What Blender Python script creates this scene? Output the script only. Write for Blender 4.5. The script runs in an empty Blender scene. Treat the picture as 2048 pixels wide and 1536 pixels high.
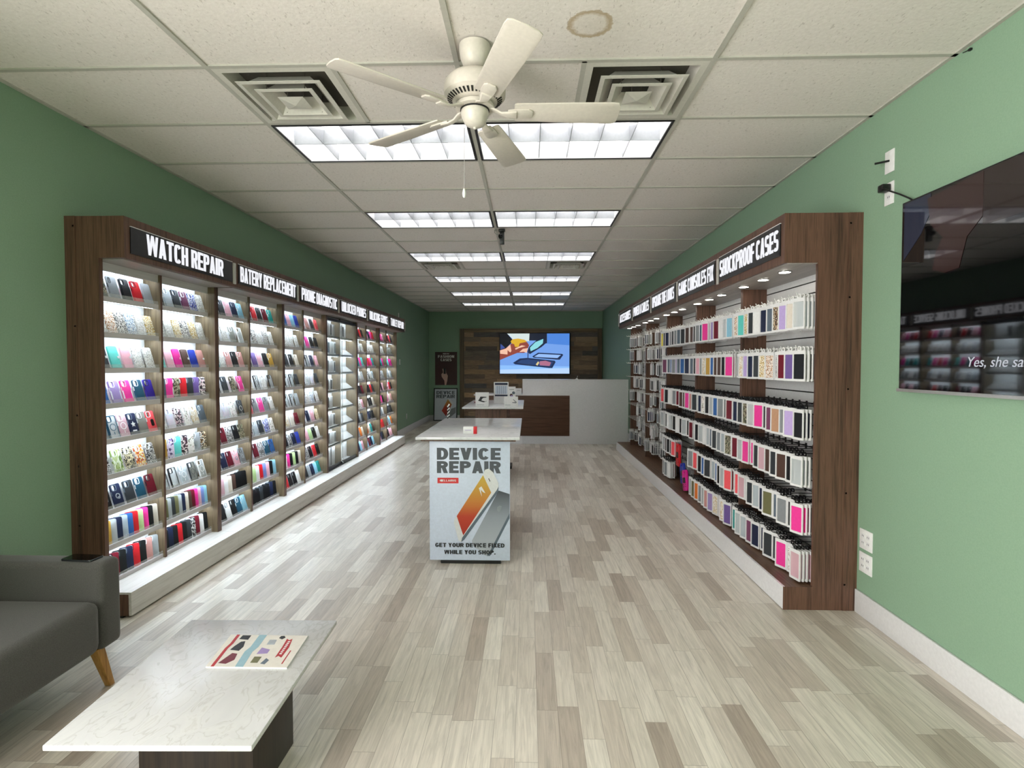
import bpy, bmesh, math, random
from mathutils import Vector, Matrix
from mathutils.geometry import tessellate_polygon
random.seed(7)
SC = bpy.context.scene
COL = SC.collection
pi = math.pi

# ---------------------------------------------------------------- colours and materials
def lin(c):
    return c / 12.92 if c <= .04045 else ((c + .055) / 1.055) ** 2.4
def hx(s):
    return tuple(lin(int(s[i:i + 2], 16) / 255) for i in (0, 2, 4)) + (1,)
MATS = {}
class NT:
    """tiny helper around a node tree"""
    def __init__(s, name):
        m = bpy.data.materials.new(name); m.use_nodes = True
        s.m = m; s.t = m.node_tree; s.n = s.t.nodes; s.b = s.n['Principled BSDF']
        s.out = s.n['Material Output']
    def new(s, typ, **kw):
        n = s.n.new(typ)
        for k, v in kw.items():
            if hasattr(n, k) and k not in ('Scale',): setattr(n, k, v)
            else: n.inputs[k].default_value = v
        return n
    def link(s, a, b): s.t.links.new(a, b)
    def coord(s, scale=(1, 1, 1), rot=(0, 0, 0), rnd=False, kind='Object'):
        tc = s.n.new('ShaderNodeTexCoord'); mp = s.n.new('ShaderNodeMapping')
        mp.inputs['Scale'].default_value = scale; mp.inputs['Rotation'].default_value = rot
        s.link(tc.outputs[kind], mp.inputs['Vector'])
        if rnd:
            oi = s.n.new('ShaderNodeObjectInfo'); ml = s.n.new('ShaderNodeMath'); ml.operation = 'MULTIPLY'
            ml.inputs[1].default_value = 9.7
            s.link(oi.outputs['Random'], ml.inputs[0]); s.link(ml.outputs[0], mp.inputs['Location'])
        return mp.outputs['Vector']
    def ramp(s, fac, stops, interp='LINEAR'):
        r = s.n.new('ShaderNodeValToRGB'); cr = r.color_ramp; cr.interpolation = interp
        while len(cr.elements) < len(stops): cr.elements.new(.5)
        for e, (p, c) in zip(cr.elements, stops): e.position = p; e.color = c
        s.link(fac, r.inputs[0]); return r.outputs[0]
    def math(s, op, a, b=None, c=None):
        n = s.n.new('ShaderNodeMath'); n.operation = op
        for i, v in enumerate((a, b, c)):
            if v is None: continue
            if isinstance(v, (int, float)): n.inputs[i].default_value = v
            else: s.link(v, n.inputs[i])
        return n.outputs[0]
    def mix(s, f, a, b, typ='MIX'):
        n = s.n.new('ShaderNodeMix'); n.data_type = 'RGBA'; n.blend_type = typ
        if isinstance(f, (int, float)): n.inputs[0].default_value = f
        else: s.link(f, n.inputs[0])
        for v, i in ((a, 6), (b, 7)):
            if isinstance(v, tuple): n.inputs[i].default_value = v
            else: s.link(v, n.inputs[i])
        return n.outputs[2]
    def bump(s, h, strength=.3, dist=.002):
        b = s.n.new('ShaderNodeBump'); b.inputs['Strength'].default_value = strength; b.inputs['Distance'].default_value = dist
        s.link(h, b.inputs['Height']); s.link(b.outputs[0], s.b.inputs['Normal'])
def mat(name, col, rough=.5, metal=0, spec=.5, emit=0, ecol=None, noise=0, nscale=60, coat=0):
    if name in MATS: return MATS[name]
    t = NT(name); b = t.b
    c = hx(col) if isinstance(col, str) else col
    b.inputs['Base Color'].default_value = c
    b.inputs['Roughness'].default_value = rough; b.inputs['Metallic'].default_value = metal
    b.inputs['Specular IOR Level'].default_value = spec
    b.inputs['Coat Weight'].default_value = coat
    if emit:
        b.inputs['Base Color'].default_value = (.01, .01, .01, 1)
        b.inputs['Emission Color'].default_value = hx(ecol) if ecol else c
        b.inputs['Emission Strength'].default_value = emit
    else:
        v = t.coord((nscale,) * 3)
        n = t.new('ShaderNodeTexNoise', Scale=1.0, Detail=3.0); t.link(v, n.inputs['Vector'])
        k = noise or .04
        d = tuple(x * (1 - k) for x in c[:3]) + (1,); l = tuple(min(1, x * (1 + k)) for x in c[:3]) + (1,)
        t.link(t.ramp(n.outputs[0], [(.3, d), (.7, l)]), b.inputs['Base Color'])
    MATS[name] = t.m; return t.m
def wood(name, cols, axis=2, rough=.45, scale=1.0, spec=.4):
    if name in MATS: return MATS[name]
    t = NT(name); sc = [42 * scale] * 3; sc[axis] = 1.6 * scale
    v = t.coord(tuple(sc))
    n = t.new('ShaderNodeTexNoise', Scale=1.0, Detail=6.0, Roughness=.62, Distortion=.3); t.link(v, n.inputs['Vector'])
    sc2 = [150 * scale] * 3; sc2[axis] = 5 * scale
    v2 = t.coord(tuple(sc2)); n2 = t.new('ShaderNodeTexNoise', Scale=1.0, Detail=2.0); t.link(v2, n2.inputs['Vector'])
    f = t.math('ADD', t.math('MULTIPLY', n.outputs[0], .7), t.math('MULTIPLY', n2.outputs[0], .3))
    k = len(cols)
    t.link(t.ramp(f, [(.32 + .36 * i / (k - 1), hx(c)) for i, c in enumerate(cols)]), t.b.inputs['Base Color'])
    t.b.inputs['Roughness'].default_value = rough; t.b.inputs['Specular IOR Level'].default_value = spec
    t.bump(f, .12, .001)
    MATS[name] = t.m; return t.m
def pattern(name, stops, scale=90, kind='voronoi', rough=.35, metal=0, interp='CONSTANT', stretch=(1, 1, 1)):
    if name in MATS: return MATS[name]
    t = NT(name); v = t.coord(tuple(scale * s for s in stretch), rnd=True)
    if kind == 'voronoi':
        n = t.new('ShaderNodeTexVoronoi', Scale=1.0); t.link(v, n.inputs['Vector'])
        sx = t.n.new('ShaderNodeSeparateColor'); t.link(n.outputs['Color'], sx.inputs[0]); f = sx.outputs[0]
    else:
        n = t.new('ShaderNodeTexNoise', Scale=1.0, Detail=3.0, Distortion=(1.2 if kind == 'swirl' else 0.2)); t.link(v, n.inputs['Vector']); f = n.outputs[0]
    t.link(t.ramp(f, [(p, hx(c)) for p, c in stops], interp), t.b.inputs['Base Color'])
    t.b.inputs['Roughness'].default_value = rough; t.b.inputs['Metallic'].default_value = metal
    MATS[name] = t.m; return t.m
def clear(name, col, alpha, rough=.1):
    if name in MATS: return MATS[name]
    t = NT(name); c = hx(col)
    t.b.inputs['Base Color'].default_value = c; t.b.inputs['Roughness'].default_value = rough
    tr = t.n.new('ShaderNodeBsdfTransparent'); mx = t.n.new('ShaderNodeMixShader'); mx.inputs[0].default_value = alpha
    t.link(tr.outputs[0], mx.inputs[1]); t.link(t.b.outputs[0], mx.inputs[2]); t.link(mx.outputs[0], t.out.inputs['Surface'])
    MATS[name] = t.m; return t.m
def emitter(name, col, s):
    return mat(name, col, emit=s, ecol=col)

# phone case palette: code -> (spoken colour, material)
P = {}
def solid(code, words_, col, rough=.38, metal=0): P[code] = (words_, mat('case_' + code, col, rough, metal, .32))
for c_, w_, h_ in [('bk', 'black', '16171a'), ('ch', 'charcoal', '33373b'), ('gy', 'grey', '85898c'), ('sl', 'slate grey', '5c6874'),
                   ('nv', 'navy', '1c2440'), ('bl', 'blue', '2f5f9c'), ('ry', 'royal blue', '24399c'), ('dt', 'dark teal', '1f4f66'), ('tl', 'teal', '1f8f8a'),
                   ('aq', 'aqua', '62c9c0'), ('lb', 'light blue', '8fc4da'), ('pk', 'pale pink', 'e6aebb'), ('ro', 'rose gold', 'c48f8a'), ('hp', 'hot pink', 'e63b94'),
                   ('mg', 'magenta', 'd6208c'), ('rd', 'red', 'c8202a'), ('co', 'coral', 'ee5a62'), ('mr', 'maroon', '6a1526'), ('pu', 'purple', '6d5794'),
                   ('li', 'lilac', '9a85b8'), ('pl', 'plum', '75415f'), ('in', 'indigo', '33248a'), ('wh', 'white', 'e6e6e6'), ('cr', 'cream', 'd8cfc2'),
                   ('ol', 'olive', '6b6a4a'), ('lm', 'lime green', 'b9d69a'), ('gn', 'green', '3f6a45'), ('or', 'orange', 'd8742a'), ('ye', 'yellow', 'd9c93a'),
                   ('go', 'gold', 'b9923f'), ('br', 'brown', '4f3a33'), ('tn', 'tan', 'b98f70'), ('lv', 'lavender', 'b9a4d6'), ('bb', 'periwinkle', '7488c4')]:
    solid(c_, w_, h_)
solid('si', 'silver', 'aab0b6', .35, .3)
P['cm'] = ('camouflage', pattern('case_camo', [(0, '3b3f2e'), (.44, '6e6b52'), (.5, 'a9a48c'), (.58, '4a3a2a')], 45, 'noise'))
P['bc'] = ('blue camouflage', pattern('case_blue_camo', [(0, '232c7a'), (.47, 'dfe3ee'), (.55, '3546b0')], 60, 'noise'))
P['gs'] = ('silver glitter', pattern('case_glitter_silver', [(0, 'f2f2f0'), (.35, 'c9c9c6'), (.6, 'e6e2da'), (.85, '8c8a84')], 260, rough=.25))
P['gg'] = ('gold glitter', pattern('case_glitter_gold', [(0, 'f0e6c8'), (.3, 'c9a75a'), (.55, 'efe9da'), (.8, '8f7236')], 240, rough=.25))
P['go2'] = ('copper glitter', pattern('case_glitter_copper', [(0, 'f0e6dc'), (.35, 'c08a5c'), (.6, 'e9dccf'), (.85, '6f4a35')], 220, rough=.25))
P['gd'] = ('black and silver glitter', pattern('case_glitter_dark', [(0, 'e8e6e2'), (.35, '3a3a40'), (.6, 'c8c4bd'), (.82, '6b6660')], 200, rough=.25))
P['gb'] = ('blue glitter', pattern('case_glitter_blue', [(0, 'dfe8ef'), (.35, '7f97b0'), (.6, 'efe9e2'), (.85, '4a5f7c')], 220, rough=.25))
P['ma'] = ('white marble', pattern('case_marble', [(.3, 'f0efec'), (.48, 'e2e0dc'), (.53, 'a8a5a2'), (.6, 'ece9e6')], 26, 'swirl', interp='LINEAR'))
P['mz'] = ('gold-veined marble', pattern('case_marble_gold', [(.3, 'f0ece4'), (.47, 'e2dccf'), (.53, 'c2a264'), (.6, 'ece6da')], 30, 'swirl', interp='LINEAR'))
P['op'] = ('pale opal', pattern('case_opal', [(.3, 'c9d4e6'), (.5, 'e0d3e0'), (.7, 'dbe6e6')], 22, 'noise', interp='LINEAR'))
P['fl'] = ('dark floral', pattern('case_floral_dark', [(0, '2c2530'), (.35, 'd8bcc2'), (.55, '50303c'), (.75, 'e8dcd8')], 110))
P['fw'] = ('white floral', pattern('case_floral_white', [(0, 'ece8e4'), (.5, 'c9b4b4'), (.62, 'e9e4df'), (.85, '8a8f7a')], 100))
P['fo'] = ('orange flower', pattern('case_floral_orange', [(0, 'e9e2d6'), (.32, 'd9752f'), (.55, 'e8c46a'), (.8, 'b84a1f')], 105))
P['fg'] = ('green leaf', pattern('case_leaf_green', [(0, 'dfe6d2'), (.35, '8aa252'), (.6, 'b5c48a'), (.8, '55702f')], 90, stretch=(1, .45, 1)))
P['fp'] = ('lilac flower', pattern('case_floral_lilac', [(0, 'd6c9e4'), (.5, '8a6fb0'), (.65, 'e0d6ea'), (.85, '4a3a66')], 90))
P['bw'] = ('black and white patterned', pattern('case_black_white', [(0, '17171a'), (.47, 'e2e2e0'), (.56, '232326')], 60, 'swirl'))
P['by'] = ('black and cream swirl', pattern('case_black_cream', [(0, '1c1a1a'), (.46, 'e8deb8'), (.57, '2a2624')], 48, 'swirl'))
P['le'] = ('leopard print', pattern('case_leopard', [(0, '1e1a18'), (.36, 'd8c9ae'), (.7, '8a6a48')], 150))
P['cl'] = ('clear', clear('case_clear', 'dfe6e8', .42, .15))
P['sm'] = ('smoke clear', clear('case_smoke', '8a8c84', .68, .2))
P['cp'] = ('clear pink', clear('case_clear_pink', 'e2b8c2', .7, .2))
P['ct'] = ('clear frosted', clear('case_clear_frost', 'c9d4da', .6, .25))

walnut = wood('walnut', ['33251e', '51392d', '684b3c', '3f2d24'])
walnut_lit = wood('walnut_lit_inner', ['4a3f31', '685944', '7a6a52', '574a39'], scale=1.2)  # same walnut in a lighter brown: the shelf light is painted into the colour
walnut_x = wood('walnut_floorwise', ['3a281c', '523a28', '664b36', '46301f'], axis=1)
ash = wood('pale_ash', ['b9b4ae', 'cac6c0', 'd8d5d0', 'c2bdb6'], axis=1, rough=.4)
fascia = wood('grey_wood', ['c0bcbc', 'ccc8c8', 'd6d2d2'], axis=1, rough=.5)
soffit_m = wood('soffit_wood', ['8a8480', '9a9490', 'a8a29c'], axis=1, rough=.4)
white_gl = mat('gloss_white', 'dcdcde', .18)
white_sat = mat('satin_white', 'e4e4e2', .45)
whitepaper = mat('white_card', 'dddddd', .5)
black_pl = mat('black_plastic', '0d0d0f', .35)
black_gl = mat('black_gloss', '060607', .06)
chrome = mat('brushed_chrome', 'b8b8b8', .25, 1)
fanwhite = mat('fan_enamel', 'd3ccc1', .4)
darkgap = mat('dark_gap', '1a1816', .8)
led = emitter('led_strip', 'e2f2ff', 25)
ledtop = led
tube_m = emitter('fluorescent_tube', 'fff9f6', 12)
puck_m = emitter('downlight_lens', 'fff6ea', 24)
letter_m = emitter('backlit_letter', 'f8f9ff', .72)
glass = clear('clear_glass', 'e8f4f2', .12, .02)
acryl = clear('clear_acrylic', 'f0f6f6', .2, .05)
quartz = pattern('white_quartz', [(.3, 'd4d6d8'), (.49, 'd2d4d6'), (.53, 'c8cacd'), (.58, 'd4d6d8')], 6, 'swirl', rough=.16, interp='LINEAR')
def _wallmat():
    t = NT('green_paint'); v = t.coord((140,) * 3)
    n = t.new('ShaderNodeTexNoise', Scale=1.0, Detail=4.0); t.link(v, n.inputs['Vector'])
    t.link(t.ramp(n.outputs[0], [(.3, hx('829f85')), (.7, hx('88a58b'))]), t.b.inputs['Base Color'])
    t.b.inputs['Roughness'].default_value = .55; t.b.inputs['Specular IOR Level'].default_value = .35
    t.bump(n.outputs[0], .08, .002); return t.m
green = _wallmat()
def _plankmat(name, w, L, cols, rough, axis_long='Y', grain=.25, bump=.05):
    """planks along one axis: every row has its own offset, every plank its own tone"""
    t = NT(name)
    tc = t.n.new('ShaderNodeTexCoord'); sp = t.n.new('ShaderNodeSeparateXYZ'); t.link(tc.outputs['Object'], sp.inputs[0])
    a, l = (sp.outputs['X'], sp.outputs['Y']) if axis_long == 'Y' else (sp.outputs['Z'], sp.outputs['X'])
    u = t.math('DIVIDE', t.math('ADD', a, 50), w); row = t.math('FLOOR', u)
    w1 = t.n.new('ShaderNodeTexWhiteNoise'); w1.noise_dimensions = '1D'; t.link(row, w1.inputs['W'])
    vv = t.math('DIVIDE', t.math('ADD', t.math('ADD', l, 50), t.math('MULTIPLY', w1.outputs['Value'], L * 3.7)), L)
    col = t.math('FLOOR', vv)
    cb = t.n.new('ShaderNodeCombineXYZ'); t.link(row, cb.inputs[0]); t.link(col, cb.inputs[1])
    w2 = t.n.new('ShaderNodeTexWhiteNoise'); w2.noise_dimensions = '3D'; t.link(cb.outputs[0], w2.inputs['Vector'])
    k = len(cols)
    base = t.ramp(w2.outputs['Value'], [(i / (k - 1) if k > 1 else 0, hx(c)) for i, c in enumerate(cols)])
    mp = t.n.new('ShaderNodeMapping'); t.link(tc.outputs['Object'], mp.inputs['Vector'])
    mp.inputs['Scale'].default_value = (70, 4, 70) if axis_long == 'Y' else (4, 70, 60)
    av = t.n.new('ShaderNodeVectorMath'); av.operation = 'ADD'; t.link(mp.outputs[0], av.inputs[0])
    sv = t.n.new('ShaderNodeVectorMath'); sv.operation = 'SCALE'; sv.inputs['Scale'].default_value = 23.0
    t.link(w2.outputs['Color'], sv.inputs[0]); t.link(sv.outputs[0], av.inputs[1])
    n = t.new('ShaderNodeTexNoise', Scale=1.0, Detail=5.0, Roughness=.65, Distortion=.8); t.link(av.outputs[0], n.inputs['Vector'])
    g = t.ramp(n.outputs[0], [(.28, (1 - grain,) * 3 + (1,)), (.62, (1 + grain * .35,) * 3 + (1,))])
    c = t.mix(1.0, base, g, 'MULTIPLY')
    fu = t.math('FRACT', u); fv = t.math('FRACT', vv)
    e = t.math('MAXIMUM', t.math('GREATER_THAN', t.math('ABSOLUTE', t.math('SUBTRACT', fu, .5)), .5 - .0012 / w),
               t.math('GREATER_THAN', t.math('ABSOLUTE', t.math('SUBTRACT', fv, .5)), .5 - .0012 / L))
    c = t.mix(t.math('MULTIPLY', e, .45), c, hx('5a5248'))
    t.link(c, t.b.inputs['Base Color']); t.b.inputs['Roughness'].default_value = rough
    t.bump(n.outputs[0], bump, .002)
    return t.m
floor_m = _plankmat('vinyl_plank', .09, .46, ['a89c8f', 'bbb1a4', 'cbc3b6', 'd5cec2', 'bfb5a8', 'ddd7cb', 'c8c0b3'], .3, grain=.26)
rustic = _plankmat('rustic_wood', .125, .85, ['4a4640', '735f4c', '9a7c5e', '545250', '83705c', 'b08f6a', '5c4838'], .6, 'X', grain=.55, bump=.4)
def _ceilmat():
    t = NT('ceiling_tile')
    v = t.coord((55, 55, 55)); n = t.new('ShaderNodeTexNoise', Scale=1.0, Detail=4.0, Roughness=.7); t.link(v, n.inputs['Vector'])
    v2 = t.coord((95, 38, 60), rot=(0, 0, .5)); d = t.new('ShaderNodeTexNoise', Scale=1.0, Detail=2.0); t.link(v2, d.inputs['Vector'])
    c = t.ramp(n.outputs[0], [(.35, hx('dfd9d2')), (.65, hx('e8e2dc'))])
    pits = t.math('GREATER_THAN', d.outputs[0], .675)
    c = t.mix(t.math('MULTIPLY', pits, .28), c, hx('8c8276'))
    # the brown tide mark of an old leak
    tc = t.n.new('ShaderNodeTexCoord'); sp = t.n.new('ShaderNodeSeparateXYZ'); t.link(tc.outputs['Object'], sp.inputs[0])
    dx = t.math('DIVIDE', t.math('SUBTRACT', sp.outputs[0], .262), .1); dy = t.math('DIVIDE', t.math('SUBTRACT', sp.outputs[1], 2.325), .095)
    r = t.math('SQRT', t.math('ADD', t.math('MULTIPLY', dx, dx), t.math('MULTIPLY', dy, dy)))
    v3 = t.coord((28, 28, 28)); n3 = t.new('ShaderNodeTexNoise', Scale=1.0, Detail=5.0, Roughness=.7); t.link(v3, n3.inputs['Vector'])
    rr = t.math('ADD', r, t.math('MULTIPLY', t.math('SUBTRACT', n3.outputs[0], .5), .42))
    z0, z1 = (0, 0, 0, 1), (1, 1, 1, 1)
    st = t.ramp(t.math('MULTIPLY', rr, .5), [(.0, (.12,) * 3 + (1,)), (.32, (.1,) * 3 + (1,)), (.42, (.75,) * 3 + (1,)), (.475, (.6,) * 3 + (1,)), (.5, z0), (1, z0)])
    sx = t.n.new('ShaderNodeSeparateColor'); t.link(st, sx.inputs[0])
    c = t.mix(sx.outputs[0], c, hx('a58d63'))
    t.link(c, t.b.inputs['Base Color']); t.b.inputs['Roughness'].default_value = .9; t.b.inputs['Specular IOR Level'].default_value = .1
    h = t.math('SUBTRACT', n.outputs[0], t.math('MULTIPLY', pits, 1.0)); t.bump(h, .35, .003)
    return t.m
tile_m = _ceilmat()
tee_m = mat('ceiling_tee', 'b8b6ac', .6)
def _fabric(name, a, b, s=420):
    t = NT(name); v = t.coord((s,) * 3); n = t.new('ShaderNodeTexNoise', Scale=1.0, Detail=3.0); t.link(v, n.inputs['Vector'])
    t.link(t.ramp(n.outputs[0], [(.35, hx(a)), (.65, hx(b))]), t.b.inputs['Base Color'])
    t.b.inputs['Roughness'].default_value = .9; t.b.inputs['Specular IOR Level'].default_value = .2
    t.b.inputs['Sheen Weight'].default_value = .2; t.bump(n.outputs[0], .3, .001); return t.m
sofa_m = _fabric('grey_felt', '4a4847', '5d5b59')

# ---------------------------------------------------------------- mesh building
class M:
    def __init__(s): s.v = []; s.f = []; s.mi = []
    def add(s, vs, fs, mi=0, mx=None):
        b = len(s.v)
        s.v.extend([tuple(mx @ Vector(p)) for p in vs] if mx else [tuple(p) for p in vs])
        for f in fs: s.f.append(tuple(b + i for i in f)); s.mi.append(mi)
        return s
    def box(s, a, b, mi=0, mx=None):
        x0, x1 = sorted((a[0], b[0])); y0, y1 = sorted((a[1], b[1])); z0, z1 = sorted((a[2], b[2]))
        vs = [(x, y, z) for z in (z0, z1) for y in (y0, y1) for x in (x0, x1)]
        return s.add(vs, [(0, 2, 3, 1), (4, 5, 7, 6), (0, 1, 5, 4), (2, 6, 7, 3), (0, 4, 6, 2), (1, 3, 7, 5)], mi, mx)
    def prism(s, pts, z0, z1, mi=0, mx=None, holes=(), side=None):
        """2D outline (and holes) in xy, extruded z0..z1"""
        loops = [list(pts)] + [list(h) for h in holes]
        flat = [p for l in loops for p in l]
        tri = tessellate_polygon([[Vector((p[0], p[1], 0)) for p in l] for l in loops])
        n = len(flat); vs = [(p[0], p[1], z1) for p in flat] + [(p[0], p[1], z0) for p in flat]
        def up(t):
            a, b, c = (flat[i] for i in t)
            return (b[0] - a[0]) * (c[1] - a[1]) - (b[1] - a[1]) * (c[0] - a[0]) > 0
        top = [t if up(t) else t[::-1] for t in tri]
        s.add(vs, [tuple(t) for t in top] + [tuple(i + n for i in t[::-1]) for t in top], mi, mx)
        fs = []; o = 0
        for k, l in enumerate(loops):
            m = len(l); area = sum(l[i][0] * l[(i + 1) % m][1] - l[(i + 1) % m][0] * l[i][1] for i in range(m))
            ccw = (area > 0) == (k == 0)
            for i in range(m):
                a, b = o + i, o + (i + 1) % m
                fs.append((a, a + n, b + n, b) if ccw else (a, b, b + n, a + n))
            o += m
        return s.add(vs, fs, mi if side is None else side, mx)
    def lathe(s, prof, c=(0, 0, 0), n=24, mi=0, mx=None):
        vs = []; fs = []
        for r, z in prof:
            for i in range(n):
                a = 2 * pi * i / n; vs.append((c[0] + r * math.cos(a), c[1] + r * math.sin(a), c[2] + z))
        for k in range(len(prof) - 1):
            for i in range(n):
                j = (i + 1) % n; fs.append((k * n + i, k * n + j, (k + 1) * n + j, (k + 1) * n + i))
        fs.append(tuple(range(n))[::-1]); fs.append(tuple((len(prof) - 1) * n + i for i in range(n)))
        return s.add(vs, fs, mi, mx)
    def tube(s, path, r, n=6, mi=0):
        path = [Vector(p) for p in path]; vs = []; fs = []
        for k, p in enumerate(path):
            d = (path[min(k + 1, len(path) - 1)] - path[max(k - 1, 0)]).normalized()
            u = d.orthogonal().normalized() if k == 0 else (u - d * u.dot(d)).normalized()
            w = d.cross(u)
            for i in range(n):
                a = 2 * pi * i / n; vs.append(tuple(p + u * (r * math.cos(a)) + w * (r * math.sin(a))))
        for k in range(len(path) - 1):
            for i in range(n):
                j = (i + 1) % n; fs.append((k * n + i, k * n + j, (k + 1) * n + j, (k + 1) * n + i))
        fs.append(tuple(range(n))[::-1]); fs.append(tuple((len(path) - 1) * n + i for i in range(n)))
        return s.add(vs, fs, mi)
    def merge(s, o, mx, mimap):
        b = len(s.v); s.v.extend(tuple(mx @ Vector(p)) for p in o.v)
        for f, m in zip(o.f, o.mi): s.f.append(tuple(b + i for i in f)); s.mi.append(mimap[m])
    def mesh(s, name, mats, bevel=0, seg=2, smooth=False):
        me = bpy.data.meshes.new(name); me.from_pydata(s.v, [], s.f)
        for m in mats: me.materials.append(m)
        me.polygons.foreach_set('material_index', s.mi)
        if bevel or smooth:
            bm = bmesh.new(); bm.from_mesh(me)
            bmesh.ops.remove_doubles(bm, verts=bm.verts, dist=1e-6)
            if bevel:
                es = [e for e in bm.edges if len(e.link_faces) == 2 and e.calc_face_angle(0) > .6]
                bmesh.ops.bevel(bm, geom=es, offset=bevel, segments=seg, profile=.5, affect='EDGES', clamp_overlap=True)
            bm.to_mesh(me); bm.free()
            for p in me.polygons: p.use_smooth = True
            try: me.set_sharp_from_angle(angle=.7)
            except Exception: pass
        me.update(); return me
def link(o): COL.objects.link(o); return o
def part(name, m, mats, parent=None, bevel=0, seg=2, smooth=False, label=None):
    me = m if isinstance(m, bpy.types.Mesh) else m.mesh(name, mats if isinstance(mats, (list, tuple)) else [mats], bevel, seg, smooth)
    o = link(bpy.data.objects.new(name, me))
    if parent is not None:
        o.parent = parent; o.matrix_parent_inverse = parent_world(parent).inverted()
    if label: o['label'] = label
    return o
def parent_world(p):
    m = p.matrix_basis.copy()
    if p.parent is not None: m = parent_world(p.parent) @ p.matrix_parent_inverse @ m
    return m
def child(name, me, parent, mx=None, label=None):
    """a part whose mesh is in its parent's own coordinates"""
    o = link(bpy.data.objects.new(name, me)); o.parent = parent
    if mx is not None: o.matrix_basis = mx
    if label: o['label'] = label
    return o
def thing(name, label, cat, loc=(0, 0, 0), group=None):
    o = link(bpy.data.objects.new(name, None)); o.location = loc; o.empty_display_size = .1
    return tag(o, label, cat, group)
def tag(o, label, cat, group=None):
    o['label'] = label; o['category'] = cat
    if group: o['group'] = group
    return o
def struct(name, m, mats, bevel=0):
    o = part(name, m, mats, None, bevel); o['kind'] = 'structure'; return o
def dup(root, loc, label=None, group=None):
    """a copy of a thing with copies of its parts and sub-parts"""
    r = link(root.copy()); r.location = loc
    if label: r['label'] = label
    if group: r['group'] = group
    def rec(a, b):
        for ch in list(a.children):
            c = link(ch.copy()); c.parent = b; c.matrix_parent_inverse = ch.matrix_parent_inverse.copy(); rec(ch, c)
    rec(root, r); return r
ORD = ['', 'first', 'second', 'third', 'fourth', 'fifth', 'sixth', 'seventh', 'eighth', 'ninth', 'tenth', 'eleventh', 'twelfth', 'thirteenth']

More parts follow.
